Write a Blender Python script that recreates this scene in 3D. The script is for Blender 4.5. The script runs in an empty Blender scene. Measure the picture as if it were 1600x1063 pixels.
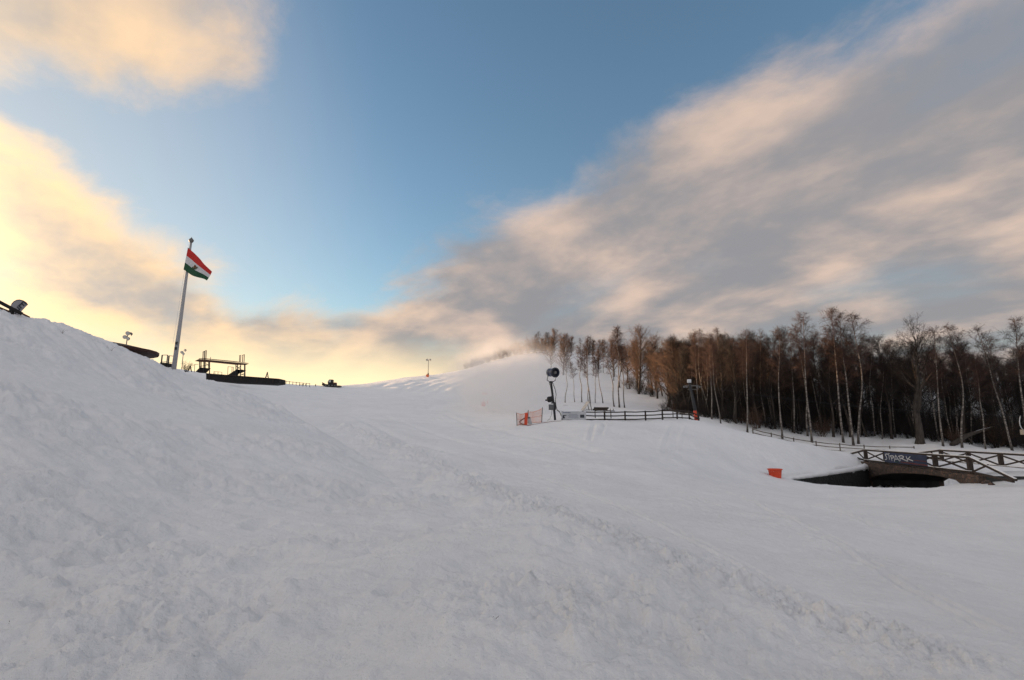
import bpy, math, random
import numpy as np
from mathutils import Vector, Matrix, Euler

# ------------------------------------------------------------------ camera
sc = bpy.context.scene
col = sc.collection
F_PX, W_PX, H_PX, PITCH = 830.0, 1600.0, 1063.0, math.radians(9.8)
EYE = 1.7
cam_d = bpy.data.cameras.new("camera")
cam_d.sensor_width = 36.0
cam_d.lens = 36.0 * F_PX / W_PX
cam_d.clip_start, cam_d.clip_end = 0.1, 20000.0
cam = bpy.data.objects.new("camera", cam_d)
cam.location = (0, 0, EYE)
cam.rotation_euler = (math.radians(90) + PITCH, 0, 0)
col.objects.link(cam)
sc.camera = cam

# ------------------------------------------------------------------ world, sun, exposure
SUN_AZ, SUN_EL = math.radians(-70.0), math.radians(3.7)      # azimuth from +Y towards +X
SUN_DIR = Vector((math.sin(SUN_AZ) * math.cos(SUN_EL), math.cos(SUN_AZ) * math.cos(SUN_EL), math.sin(SUN_EL)))
sc.view_settings.view_transform = 'Standard'
sc.view_settings.look = 'None'
sc.view_settings.gamma = 1.0
sc.view_settings.use_curve_mapping = False
sc.view_settings.exposure = 1.32
sc.cycles.use_denoising = True
sc.cycles.max_bounces = 10
sc.cycles.diffuse_bounces = 4
sc.cycles.volume_bounces = 8
sc.cycles.transparent_max_bounces = 16
sc.cycles.volume_step_rate = 1.0

world = bpy.data.worlds.new("World")
sc.world = world
world.use_nodes = True


class NT:
    """small node-graph writer"""
    def __init__(self, tree):
        self.t = tree
        self.n = tree.nodes
        self.l = tree.links

    def new(self, typ, **kw):
        nd = self.n.new(typ)
        for k, v in kw.items():
            setattr(nd, k, v)
        return nd

    def put(self, sock, v):
        if isinstance(v, bpy.types.NodeSocket):
            self.l.new(v, sock)
        elif v is not None:
            sock.default_value = v

    def math(self, op, a, b=None, c=None, clamp=False):
        nd = self.new('ShaderNodeMath', operation=op, use_clamp=clamp)
        self.put(nd.inputs[0], a)
        if b is not None:
            self.put(nd.inputs[1], b)
        if c is not None:
            self.put(nd.inputs[2], c)
        return nd.outputs[0]

    def add(self, a, b): return self.math('ADD', a, b)
    def sub(self, a, b): return self.math('SUBTRACT', a, b)
    def mul(self, a, b): return self.math('MULTIPLY', a, b)
    def div(self, a, b): return self.math('DIVIDE', a, b)
    def mx(self, a, b): return self.math('MAXIMUM', a, b)
    def mn(self, a, b): return self.math('MINIMUM', a, b)

    def step(self, x, a, b):
        nd = self.new('ShaderNodeMapRange', interpolation_type='SMOOTHSTEP')
        self.put(nd.inputs['Value'], x)
        nd.inputs['From Min'].default_value = a
        nd.inputs['From Max'].default_value = b
        return nd.outputs[0]

    def noise(self, vec, scale, detail=5, rough=0.55, dist=0.0, dims='3D', w=None):
        nd = self.new('ShaderNodeTexNoise', noise_dimensions=dims)
        if vec is not None:
            self.put(nd.inputs['Vector'], vec)
        nd.inputs['Scale'].default_value = scale
        nd.inputs['Detail'].default_value = detail
        nd.inputs['Roughness'].default_value = rough
        nd.inputs['Distortion'].default_value = dist
        return nd.outputs['Fac']

    def mix(self, f, a, b):
        nd = self.new('ShaderNodeMix', data_type='RGBA')
        self.put(nd.inputs['Factor'], f)
        ia, ib = nd.inputs[6], nd.inputs[7]
        self.put(ia, a if isinstance(a, bpy.types.NodeSocket) else (*a, 1))
        self.put(ib, b if isinstance(b, bpy.types.NodeSocket) else (*b, 1))
        return nd.outputs[2]

    def comb(self, x, y, z):
        nd = self.new('ShaderNodeCombineXYZ')
        for i, v in enumerate((x, y, z)):
            self.put(nd.inputs[i], v)
        return nd.outputs[0]

    def sep(self, v):
        nd = self.new('ShaderNodeSeparateXYZ')
        self.put(nd.inputs[0], v)
        return nd.outputs

    def dot(self, a, b):
        nd = self.new('ShaderNodeVectorMath', operation='DOT_PRODUCT')
        self.put(nd.inputs[0], a)
        self.put(nd.inputs[1], b)
        return nd.outputs['Value']

    def mapping(self, vec, scale=(1, 1, 1), rot=(0, 0, 0), loc=(0, 0, 0)):
        nd = self.new('ShaderNodeMapping')
        self.put(nd.inputs['Vector'], vec)
        nd.inputs['Scale'].default_value = scale
        nd.inputs['Rotation'].default_value = rot
        nd.inputs['Location'].default_value = loc
        return nd.outputs[0]


def build_world():
    g = NT(world.node_tree)
    g.n.clear()
    tc = g.new('ShaderNodeTexCoord').outputs['Generated']
    x, y, z = g.sep(tc)
    zc = g.mx(z, 0.0)
    sky = g.new('ShaderNodeTexSky', sky_type='NISHITA')
    sky.sun_disc = False
    sky.sun_elevation = SUN_EL
    sky.sun_rotation = SUN_AZ
    sky.altitude = 200
    sky.air_density = 1.0
    sky.dust_density = 0.7
    sky.ozone_density = 1.95
    # cloud deck: the view direction dropped onto a layer, a little domed
    k = g.add(zc, 0.10)
    qx, qy = g.div(x, k), g.div(y, k)
    k2 = g.add(zc, 0.24)
    px, py = g.div(x, k2), g.div(y, k2)
    # the streets of cloud run along t, n lies across them
    a = g.add(g.mul(px, -0.62), g.mul(py, 0.78))
    b = g.add(g.mul(px, 0.78), g.mul(py, 0.62))
    sunprox = g.dot(tc, tuple(SUN_DIR))
    big = g.noise(g.comb(a, b, 0.0), 0.9, 2, 0.5)
    edge = g.noise(g.comb(g.mul(a, 0.85), b, 4.0), 3.0, 9, 0.62, 0.3)
    puff = g.noise(g.comb(g.mul(a, 0.8), b, 9.0), 2.3, 8, 0.53, 0.15)
    wisp = g.noise(g.comb(g.mul(a, 0.62), b, 2.0), 2.1, 7, 0.52, 0.15)
    s_r = g.sub(g.add(g.mul(qx, 0.76), g.mul(qy, 0.65)), 1.16)
    s_l = g.sub(g.mul(qx, -1.0), 1.38)
    bx = g.div(g.add(qx, 0.98), 0.55)
    by = g.div(g.sub(qy, 0.80), 0.40)
    s_b = g.mul(g.sub(1.0, g.math('SQRT', g.add(g.mul(bx, bx), g.mul(by, by)))), 0.55)
    s_k = g.add(g.mul(qy, -0.9), 0.34)                    # added to light the snow: the sheet goes on unseen overhead and behind
    s_f = g.sub(g.mul(qy, 0.8), 2.2)                      # and low over the hill
    s = g.mx(g.mx(g.mx(s_r, s_l), g.mx(s_b, s_k)), s_f)
    s = g.mn(s, 0.5)
    n = g.add(g.mul(g.sub(edge, 0.5), 0.80), g.mul(g.sub(big, 0.5), 0.40))
    cov = g.step(g.add(s, n), -0.08, 0.27)
    thin = g.step(g.add(wisp, g.mul(g.sub(big, 0.5), 0.4)), 0.22, 0.50)
    cov = g.mul(cov, g.add(0.62, g.mul(thin, 0.36)))
    # lit and shaded sides of the cloud: density compared with the density nearer the sun
    sv = Vector((SUN_DIR.x, SUN_DIR.y, 0)).normalized() * 0.2
    px2, py2 = g.add(px, sv.x), g.add(py, sv.y)
    a2 = g.add(g.mul(px2, -0.62), g.mul(py2, 0.78))
    b2 = g.add(g.mul(px2, 0.78), g.mul(py2, 0.62))
    puff2 = g.noise(g.comb(g.mul(a2, 0.8), b2, 9.0), 2.3, 8, 0.53, 0.15)
    near = g.math('POWER', g.step(sunprox, 0.30, 1.0), 1.35)
    glow = g.math('POWER', g.mx(sunprox, 0.0), 26.0)         # forward scatter round the hidden sun
    rim = g.mul(g.sub(0.40, g.mn(s, 0.4)), 0.75)          # thin margins let the light through
    lit = g.add(g.add(g.mul(g.sub(puff, puff2), 2.0), g.mul(g.sub(wisp, 0.5), 0.7)), g.add(rim, g.mul(g.sub(near, 0.25), 0.36)))
    lit = g.step(lit, -0.33, 0.54)
    back = g.step(y, 0.42, -0.15)
    warm = g.mix(near, (2.05, 1.55, 1.25), (3.5, 2.4, 1.30))
    warm = g.mix(back, warm, (2.05, 1.94, 1.94))
    warm = g.mix(glow, warm, (21.0, 15.5, 9.5))
    grey = g.mix(near, (0.84, 0.82, 0.86), (1.55, 1.42, 1.30))
    grey = g.mix(back, grey, (1.5, 1.48, 1.54))
    grey = g.mix(glow, grey, (14.0, 11.0, 8.0))
    cloud = g.mix(lit, grey, warm)
    # the air itself brightens low towards the sun, and a thin veil whitens that side of the sky
    low = g.mul(g.step(z, 0.19, 0.07), g.step(sunprox, 0.18, 0.60))
    cloud = g.mix(g.mul(low, 0.92), cloud, (3.7, 2.95, 1.75))
    veil = g.mul(g.step(sunprox, 0.48, 0.95), 0.48)
    clear = g.mix(veil, sky.outputs[0], (2.0, 1.85, 1.6))
    clear = g.mix(g.mul(low, 0.6), clear, (3.6, 2.95, 1.9))
    c = g.mix(cov, clear, cloud)
    bg = g.new('ShaderNodeBackground')
    bg.inputs['Strength'].default_value = 0.15
    g.put(bg.inputs['Color'], c)
    out = g.new('ShaderNodeOutputWorld')
    g.l.new(bg.outputs[0], out.inputs['Surface'])


build_world()
world.cycles.sampling_method = 'MANUAL'
world.cycles.sample_map_resolution = 1024

sun_d = bpy.data.lights.new("sun", 'SUN')
sun_d.energy = 4.0
sun_d.angle = math.radians(0.6)
sun_d.color = (1.0, 0.62, 0.34)
sun_o = bpy.data.objects.new("sun", sun_d)
sun_o.rotation_euler = (-SUN_DIR).to_track_quat('-Z', 'Y').to_euler()
sun_o.location = (-200, 200, 60)
col.objects.link(sun_o)

# ------------------------------------------------------------------ photo geometry helpers
CP, SP = math.cos(PITCH), math.sin(PITCH)


def ray(px, py):
    u, v = (px - W_PX / 2) / F_PX, (H_PX / 2 - py) / F_PX
    return np.array((u, CP - v * SP, SP + v * CP))


def at(px, py, Y):
    """the point at depth Y that the photograph shows at px, py"""
    d = ray(px, py)
    t = Y / d[1]
    return np.array((d[0] * t, Y, EYE + d[2] * t))


# ------------------------------------------------------------------ numpy noise
def _hash(ix, iy, seed):
    h = (ix.astype(np.int64) * 374761393 + iy.astype(np.int64) * 668265263 + seed * 974634777) & 0xFFFFFFFF
    h = ((h ^ (h >> 13)) * 1274126177) & 0xFFFFFFFF
    return h ^ (h >> 16)


def gnoise(x, y, seed=0):
    ix, iy = np.floor(x), np.floor(y)
    fx, fy = x - ix, y - iy
    ux, uy = fx * fx * fx * (fx * (fx * 6 - 15) + 10), fy * fy * fy * (fy * (fy * 6 - 15) + 10)
    def gr(ox, oy):
        a = _hash(ix + ox, iy + oy, seed).astype(np.float64) * (2 * math.pi / 4294967296.0)
        return np.cos(a) * (fx - ox) + np.sin(a) * (fy - oy)
    a, b, c, d = gr(0, 0), gr(1, 0), gr(0, 1), gr(1, 1)
    return (a + (b - a) * ux + (c - a) * uy + (a - b - c + d) * ux * uy) * 1.5


def fbm(x, y, seed=0, octv=4, gain=0.5):
    r, a = 0.0, 1.0
    for o in range(octv):
        r = r + a * gnoise(x, y, seed + o * 17)
        x, y, a = x * 2.03 + 11.3, y * 2.03 - 7.1, a * gain
    return r


def sstep(x, a, b):
    t = np.clip((x - a) / (b - a), 0, 1)
    return t * t * (3 - 2 * t)


# ------------------------------------------------------------------ terrain shape
CTRL = []


def cp(px, py, Y):
    CTRL.append(tuple(at(px, py, Y)))


for q in [  # piste in front of the camera and up the middle
    (800, 900, 6.5), (800, 820, 10), (800, 760, 15.5), (800, 715, 25), (780, 685, 35), (760, 668, 45),
    (700, 645, 62), (720, 625, 85), (690, 612, 110), (660, 602, 135), (640, 590, 165), (560, 601, 150), (480, 603.5, 135),
    (600, 640, 60), (500, 636, 58), (560, 622, 85), (470, 618, 76), (540, 612, 110), (730, 577, 178), (800, 557, 188), (770, 600, 130), (800, 620, 100),
    (850, 548, 192), (880, 574, 165), (950, 592, 145), (1000, 608, 128), (1050, 630, 104), (1080, 650, 72),
    (855, 629, 98), (910, 629, 98), (975, 637, 88), (1030, 645, 72),
    # the levelled shelf with the fence
    (810, 664, 44), (880, 657, 45), (950, 657, 45.5), (1020, 657, 46), (1090, 656.5, 47), (900, 652, 53), (1000, 651, 56), (1080, 655, 56),
    # its front and right flank
    (880, 685, 36), (1000, 690, 36), (1100, 690, 40), (1060, 670, 43), (1150, 672, 47), (1200, 683, 48), (1270, 694, 49), (1328, 709, 50),
    (1150, 715, 40), (1215, 742, 38.6), (1281, 738, 42.6), (1345, 731, 48), (1250, 712, 44),
    # lower run
    (1000, 760, 21), (1000, 720, 29), (1200, 762, 33), (1130, 745, 33), (1316, 758, 36), (1400, 762, 35), (1460, 762, 34.5), (1400, 800, 22.5), (1530, 766, 30.5), (1590, 745, 35),
    (1600, 800, 21.5), (1600, 900, 12.5), (1200, 900, 9), (1200, 1060, 4.9), (1600, 1060, 5.0), (1000, 850, 9.5), (1300, 820, 15.5),
    # ground beyond the bridge and the wood
    (1400, 690, 62), (1500, 700, 57), (1600, 711, 53), (1350, 684, 66), (1200, 672, 66), (1130, 662, 64), (1600, 690, 75),
    (1300, 640, 105), (1450, 660, 95), (1150, 625, 105), (1300, 600, 160), (1600, 640, 130), (1100, 590, 160),
    # left bank
    (400, 905, 7), (600, 800, 12), (500, 700, 20), (300, 750, 13.5), (200, 800, 10), (0, 800, 8.3), (0, 920, 6.6), (200, 920, 6.6), (0, 1060, 4.3), (400, 1060, 4.2), (800, 1060, 4.0),
    (0, 650, 12.8), (0, 550, 18.5), (0, 487, 25), (75, 507, 26.5), (150, 527, 28.5), (210, 551, 30.5), (272, 574, 32.5), (360, 591, 37), (400, 598, 40), (430, 604, 41.5),
    (300, 650, 20), (420, 650, 24.5), (200, 650, 16.5), (150, 590, 21), (100, 700, 12.5), (470, 622, 35), (530, 655, 27), (450, 630, 30), (350, 610, 28.5), (250, 600, 25),
]:
    cp(*q)
for q in [  # not seen from here
    (-12.5, 42, 3.6), (-16, 52, 3.6), (-26, 42, 5.6), (-34, 42, 7.0), (-45, 45, 8.5), (-30, 60, 6.5), (-60, 70, 11), (-75, 110, 15), (-50, 100, 11.5), (-22, 75, 6.2),
    (-42, 22, 12), (-62, 30, 15), (-70, 5, 17), (-30, 5, 8.5), (-12, 2, 1.4), (-8, -6, 1.0), (0, 0, 0), (0, -10, -0.1), (15, -12, -1.8), (-30, -15, 7),
    (30, 5, -2.6), (60, 10, -3.5), (50, 35, -1.8), (43, 45, -1.4), (36, 52, -1.2), (28, 54, -0.7), (20, 55, 0.6), (80, 50, 0), (120, 80, 7),
    (-100, 160, 15), (-120, 60, 20), (-60, 200, 15), (-40, 260, 12), (40, 260, 24), (120, 240, 24), (200, 160, 18), (-200, 250, 10), (0, 340, 14), (300, 100, 20), (0, 700, 0),
    (700, 600, 10), (-700, 600, 0), (900, 0, 10), (-600, 0, 25), (-3000, 0, 0), (3000, 0, 0), (0, 3000, -40), (2500, 2500, -40), (-2500, 2500, -40),
]:
    CTRL.append(q)
CTRL = np.array(CTRL)
OX, OY = 0.0, -9.0


def _uv(x, y):
    return np.arctan2(x - OX, y - OY) * 1.25, np.log(np.hypot(x - OX, y - OY) + 1e-6)


def _phi(r2):
    return 0.5 * r2 * np.log(r2 + 1e-12)


def _fit():
    u, v = _uv(CTRL[:, 0], CTRL[:, 1])
    # heights are interpolated as elevation slopes so that near and far points weigh alike
    r = np.hypot(CTRL[:, 0] - OX, CTRL[:, 1] - OY)
    f = (CTRL[:, 2] - EYE) / r
    n = len(u)
    A = np.zeros((n + 3, n + 3))
    A[:n, :n] = _phi((u[:, None] - u) ** 2 + (v[:, None] - v) ** 2) + np.eye(n) * 2e-4
    A[:n, n:] = np.stack([np.ones(n), u, v], 1)
    A[n:, :n] = A[:n, n:].T
    b = np.zeros(n + 3)
    b[:n] = f
    return u, v, np.linalg.solve(A, b)


_U, _V, _W = _fit()

# the sunken way under the bridge
CH = np.array([(18.6, 38.3), (22.5, 36.3), (27.3, 34.9), (29.6, 35.4), (38.5, 37.5), (46, 38), (50, 46), (41.5, 51.5), (30.9, 48.0), (24.6, 42.6)])
CREASE = np.array([at(418, 590, 62)[:2], at(452, 612, 44)[:2], at(500, 636, 35)[:2], at(545, 660, 27)[:2], at(610, 700, 19.5)[:2], at(700, 750, 14)[:2], at(800, 800, 10)[:2]])
CH_NEAR = CH[:6]
CH_FAR = CH[7:]


def _segdist(x, y, P, closed=False):
    best = np.full(np.shape(x), 1e9)
    m = len(P) if closed else len(P) - 1
    for i in range(m):
        a, b = P[i], P[(i + 1) % len(P)]
        d = b - a
        t = np.clip(((x - a[0]) * d[0] + (y - a[1]) * d[1]) / (d @ d), 0, 1)
        best = np.minimum(best, np.hypot(x - a[0] - t * d[0], y - a[1] - t * d[1]))
    return best


def _inside(x, y, P):
    r = np.zeros(np.shape(x), bool)
    j = len(P) - 1
    for i in range(len(P)):
        xi, yi, xj, yj = *P[i], *P[j]
        c = ((yi > y) != (yj > y)) & (x < (xj - xi) * (y - yi) / (yj - yi + 1e-12) + xi)
        r ^= c
        j = i
    return r


def H(x, y, carve=True):
    x, y = np.asarray(x, float), np.asarray(y, float)
    shp = x.shape
    x, y = x.ravel(), y.ravel()
    out = np.empty(x.size)
    for s in range(0, x.size, 20000):
        xs, ys = x[s:s + 20000], y[s:s + 20000]
        u, v = _uv(xs, ys)
        n = len(_U)
        f = _phi((u[:, None] - _U) ** 2 + (v[:, None] - _V) ** 2) @ _W[:n] + _W[n] + _W[n + 1] * u + _W[n + 2] * v
        z = EYE + f * np.hypot(xs - OX, ys - OY)
        # behind the camera the ground levels out
        k = sstep(np.abs(u) / 1.25, math.radians(100), math.radians(150))
        z = z * (1 - k) + (-0.3 - 0.02 * xs) * k
        out[s:s + 20000] = z
    # crease where the bank meets the run
    m = (y > 6) & (y < 75) & (x > -40) & (x < 12)
    if m.any():
        xm, ym = x[m], y[m]
        d = _segdist(xm, ym, CREASE)
        out[m] -= np.interp(ym, [8, 14, 30, 42, 60, 74], [0.0, 0.22, 1.45, 2.2, 1.7, 0.0]) * np.exp(-d / np.interp(ym, [8, 40], [1.6, 5.0]))
    if carve:
        m = (x > 15) & (x < 55) & (y > 30) & (y < 56)
        if m.any():
            xm, ym = x[m], y[m]
            ins = _inside(xm, ym, CH)
            d = _segdist(xm, ym, CH, True)
            slope = np.where(xm > 29.4, 0.75, 2.4)
            depth = np.minimum(d * slope, 2.1)
            far = _segdist(xm, ym, CH_FAR)
            depth = np.where(far < 1.2, np.minimum(d * 7.0, 2.1), depth)
            out[m] = np.where(ins, np.minimum(out[m], -1.75) - depth, out[m])
    return out.reshape(shp)


def h1(x, y):
    return float(H(np.array([x]), np.array([y]))[0])


def hit(px, py, y0=3.0, y1=400.0):
    """where the photograph's pixel meets the snow"""
    d = ray(px, py)
    t = np.geomspace(y0, y1, 1500) / d[1]
    z = EYE + d[2] * t
    g = H(d[0] * t, d[1] * t)
    i = int(np.argmax(z < g))
    return np.array((d[0] * t[i], d[1] * t[i], g[i]))

# ------------------------------------------------------------------ materials
MATS = {}


def mat(name, color, rough=0.7, var=0.0, scale=6.0, metal=0.0, bump=0.0, color2=None, spec=0.3, stretch=(1, 1, 1), lo=0.35, hi=0.65, detail=5):
    if name in MATS:
        return MATS[name]
    m = bpy.data.materials.new(name)
    m.use_nodes = True
    g = NT(m.node_tree)
    b = g.n['Principled BSDF']
    b.inputs['Roughness'].default_value = rough
    b.inputs['Metallic'].default_value = metal
    b.inputs['Specular IOR Level'].default_value = spec
    oc = g.new('ShaderNodeTexCoord').outputs['Object']
    v = g.mapping(oc, stretch)
    c2 = color2 or tuple(c * (1 - var) for c in color)
    nz = g.noise(v, scale, detail, 0.6)
    g.put(b.inputs['Base Color'], g.mix(g.step(nz, lo, hi), c2, color))
    if bump:
        bp = g.new('ShaderNodeBump')
        bp.inputs['Strength'].default_value = bump
        bp.inputs['Distance'].default_value = 0.02
        g.put(bp.inputs['Height'], g.noise(v, scale * 3, 4, 0.6))
        g.put(b.inputs['Normal'], bp.outputs[0])
    MATS[name] = m
    return m


def snow_material(name='snow', fine=1.0):
    if name in MATS:
        return MATS[name]
    m = bpy.data.materials.new(name)
    m.use_nodes = True
    g = NT(m.node_tree)
    b = g.n['Principled BSDF']
    b.inputs['Roughness'].default_value = 0.62
    b.inputs['Specular IOR Level'].default_value = 0.25
    geo = g.new('ShaderNodeNewGeometry').outputs['Position']
    big = g.noise(geo, 0.35, 4, 0.55)
    mid = g.noise(geo, 2.3, 5, 0.6)
    c = g.mix(g.step(g.add(g.mul(big, 0.6), g.mul(mid, 0.4)), 0.36, 0.62), (0.82, 0.825, 0.835), (0.89, 0.892, 0.90))
    # a little dirt, sparse
    sp = g.step(g.noise(geo, 7.0, 3, 0.5), 0.70, 0.78)
    c = g.mix(g.mul(sp, 0.10), c, (0.42, 0.38, 0.32))
    g.put(b.inputs['Base Color'], c)
    h = g.add(g.add(g.mul(g.noise(geo, 5.0, 7, 0.66), 1.0), g.mul(g.noise(geo, 28.0, 4, 0.6), 0.30)), g.mul(g.noise(geo, 110.0, 3, 0.6), 0.10))
    bp = g.new('ShaderNodeBump')
    bp.inputs['Strength'].default_value = 1.0 * fine
    bp.inputs['Distance'].default_value = 0.075
    g.put(bp.inputs['Height'], h)
    g.put(b.inputs['Normal'], bp.outputs[0])
    MATS[name] = m
    return m


SNOW = snow_material()

# ------------------------------------------------------------------ the ground
TRACK = [(560, 672), (640, 705), (720, 745), (830, 790), (950, 835), (1080, 885), (1200, 930), (1350, 985), (1500, 1040)]
TRACK = np.array([hit(*p)[:2] for p in TRACK])
EDGE = np.array([at(430, 599, 42)[:2], at(470, 617, 35)[:2], at(530, 652, 27)[:2]] + [tuple(t) for t in TRACK] + [(14, 1.0), (18, -6)])
HOLES = [(368, 790, .20), (405, 822, .24), (492, 786, .13), (520, 796, .12), (546, 806, .10), (415, 786, .16), (120, 884, .16), (250, 664, .3), (727, 746, .35), (140, 746, .2), (610, 920, .14)]
HOLES = [(*hit(a, b)[:2], r) for a, b, r in HOLES]
LUMPS = [(836, 914, .16), (808, 893, .10), (905, 1020, .15), (80, 925, .14), (55, 912, .10), (105, 945, .12), (223, 1020, .14), (1385, 985, .07), (1220, 965, .06), (240, 905, .08), (350, 880, .1), (1405, 1002, .08), (700, 985, .08), (1290, 1000, .06)]
LUMPS = [(*hit(a, b)[:2], r) for a, b, r in LUMPS]
GROOVE = [[hit(*p)[:2] for p in ln] for ln in (
    [(1052, 664), (1046, 676), (1041, 690), (1036, 708)], [(1058, 664), (1053, 676), (1049, 690), (1046, 706)],
    [(1064, 665), (1059, 676), (1055, 690), (1053, 704)], [(928, 664), (924, 676), (922, 690)], [(944, 664), (938, 680)],
    [(560, 655), (640, 690), (760, 725), (900, 742)], [(600, 650), (720, 690), (860, 722), (1010, 742)], [(700, 650), (800, 678), (930, 705)])]
SKI = []
for ln in ([(700, 690), (840, 740), (1000, 805), (1180, 895), (1340, 990)], [(1000, 716), (1150, 775), (1330, 860), (1560, 985)], [(880, 730), (1050, 770), (1300, 850), (1590, 930)],
           [(1280, 790), (1420, 840), (1595, 880)]):
    P = np.array([hit(*p)[:2] for p in ln])
    t = np.linspace(0, len(P) - 1, 24)
    P = np.stack([np.interp(t, np.arange(len(P)), P[:, 0]), np.interp(t, np.arange(len(P)), P[:, 1])], 1)
    for _ in range(3):
        P[1:-1] = (P[:-2] + 2 * P[1:-1] + P[2:]) / 4
    nn = np.gradient(P, axis=0)
    nn = np.stack([-nn[:, 1], nn[:, 0]], 1) / (np.linalg.norm(nn, axis=1, keepdims=True) + 1e-9)
    SKI += [P + nn * .14, P - nn * .14]
FAR_GROOVE = [[hit(*p)[:2] for p in ln] for ln in (
    [(606, 603), (640, 595), (672, 591)], [(618, 607), (648, 599), (684, 592)], [(636, 610), (664, 599), (700, 590)], [(655, 613), (676, 602), (706, 595)], [(668, 614), (690, 603), (712, 599)],
    [(590, 606), (622, 597), (650, 593)], [(700, 612), (706, 606), (722, 602)])]


def detail(x, y, z):
    """relief of the snow surface that is too small for the land form"""
    r = np.hypot(x, y)
    d_edge = _segdist(x, y, EDGE)
    # which side of the edge line: left is the trampled bank
    side = np.zeros_like(x)
    for i in range(len(EDGE) - 1):
        a, b = EDGE[i], EDGE[i + 1]
        dd = b - a
        t = ((x - a[0]) * dd[0] + (y - a[1]) * dd[1]) / (dd @ dd)
        dist = np.hypot(x - a[0] - np.clip(t, 0, 1) * dd[0], y - a[1] - np.clip(t, 0, 1) * dd[1])
        s = np.sign(-(dd[0] * (y - a[1]) - dd[1] * (x - a[0])))
        side = np.where(dist <= d_edge + 1e-6, s, side)
    sd = d_edge * side                       # negative on the bank... sign fixed below
    bank = sstep(sd, -0.6, 1.2) * (y < 60)
    fade = 1 - sstep(r, 60, 120)
    o = 0.10 * fbm(x / 9, y / 9, 3, 3) * sstep(r, 4, 20)
    # bank: lumps, slip marks running down across it
    c, s_ = math.cos(math.radians(-27)), math.sin(math.radians(-27))
    a1, a2 = x * c + y * s_, -x * s_ + y * c
    strk = fbm(a1 / 5.0, a2 / 0.55, 21, 4, 0.55)
    strk2 = 1 - np.abs(fbm(a1 / 7.0 + 3, a2 / 1.3, 25, 3))
    lump = fbm(x / 0.9, y / 0.9, 31, 5, 0.52)
    rough = fbm(x / 0.28, y / 0.28, 35, 4, 0.55)
    patch = sstep(fbm(x / 3.2, y / 3.2, 41, 3), -0.25, 0.45)
    far_b = 0.55 + 0.9 * sstep(r, 10, 30)
    o += bank * (0.075 * strk * far_b + 0.06 * strk2 * far_b * patch + 0.10 * lump * (0.35 + patch) + 0.036 * rough * (0.3 + patch) + 0.11 * fbm(x / 2.6, y / 2.6, 38, 3))
    # trodden, crumbly strip along the edge of the groomed run
    w = 0.75 + 0.6 * fbm(x / 2.0, y / 2.0, 51, 2)
    strip = np.exp(-(_segdist(x, y, TRACK) / np.maximum(w, 0.2)) ** 2)
    crumb = np.abs(fbm(x / 0.45, y / 0.45, 55, 4, 0.6))
    o += strip * (0.14 * crumb + 0.03 * fbm(x / 0.12, y / 0.12, 57, 3))
    # churned patch in front of the camera
    ch = np.exp(-(((x - 0.6) / 1.6) ** 2 + ((y - 5.6) / 1.6) ** 2)) + 0.8 * np.exp(-(((x + 3.6) / 1.2) ** 2 + ((y - 5.6) / 1.4) ** 2)) + 0.7 * np.exp(-(((x - 3.5) / 1.2) ** 2 + ((y - 5.0) / 1.2) ** 2))
    o += ch * (0.075 * np.abs(fbm(x / 0.35, y / 0.35, 61, 4, 0.6)) + 0.012 * fbm(x / 0.08, y / 0.08, 63, 2))
    # the groomed run: faint ripples across it, soft waves
    piste = (1 - bank) * fade
    o += piste * (0.028 * fbm(x / 0.7, y / 0.25, 71, 3) + 0.035 * fbm(x / 2.5, y / 2.0, 73, 3)) * (0.5 + sstep(fbm(x / 4, y / 4, 77, 2), -.1, .4))
    # groomed corduroy, worn away in places
    cord = np.sin((x * 0.62 - y * 0.78) * 2 * math.pi / 0.16 + 1.5 * fbm(x / 1.5, y / 1.5, 95, 2))
    o += (1 - bank) * (r < 16) * 0.006 * cord * sstep(fbm(x / 1.8, y / 1.8, 97, 3), 0.0, 0.35)
    for hx, hy, hr in HOLES:
        d2 = ((x - hx) / hr) ** 2 + ((y - hy) / (hr * 1.25)) ** 2
        o -= 0.75 * hr * np.exp(-d2 * 1.6) * (1 + 0.4 * rough) - 0.22 * hr * np.exp(-((np.sqrt(d2) - 1.5) / 0.5) ** 2)
    for hx, hy, hr in LUMPS:
        d2 = ((x - hx) ** 2 + (y - hy) ** 2) / hr ** 2
        o += 0.75 * hr * np.exp(-d2 ** 1.5) * (1 + 0.5 * rough)
    m = (r < 75)
    xm, ym = x[m], y[m]
    g = np.zeros(xm.size)
    for i, ln in enumerate(GROOVE):
        wd, dp = (0.13, 0.10) if i < 5 else (0.35, 0.07)
        dl = _segdist(xm, ym, np.array(ln))
        g += -dp * np.exp(-(dl / wd) ** 2) + 0.5 * dp * np.exp(-((dl - 2 * wd) / wd) ** 2)
    for ln in SKI:
        dl = _segdist(xm, ym, ln)
        g += -0.035 * np.exp(-(dl / 0.05) ** 2) + 0.016 * np.exp(-((dl - .11) / 0.05) ** 2)
    o[m] += g
    m = (r > 60) & (r < 260)
    xm, ym = x[m], y[m]
    g = np.zeros(xm.size)
    for ln in FAR_GROOVE:
        dl = _segdist(xm, ym, np.array(ln))
        g += 0.09 * np.exp(-(dl / 0.9) ** 2) - 0.08 * np.exp(-((dl - 2.0) / 0.9) ** 2)
    o[m] += g
    o += sstep(r, 50, 110) * (0.35 * fbm(x / 18, y / 18, 81, 3) + 0.05 * fbm(x / 5, y / 5, 83, 3))
    # snow lying untouched in the wood
    wood = sstep(x - 0.2 * y, 22, 30) * sstep(y, 52, 58)
    o += wood * 0.22 * fbm(x / 2.2, y / 2.2, 91, 3)
    inch = _inside(x, y, CH)
    o[inch] *= 0.3
    return o


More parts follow.
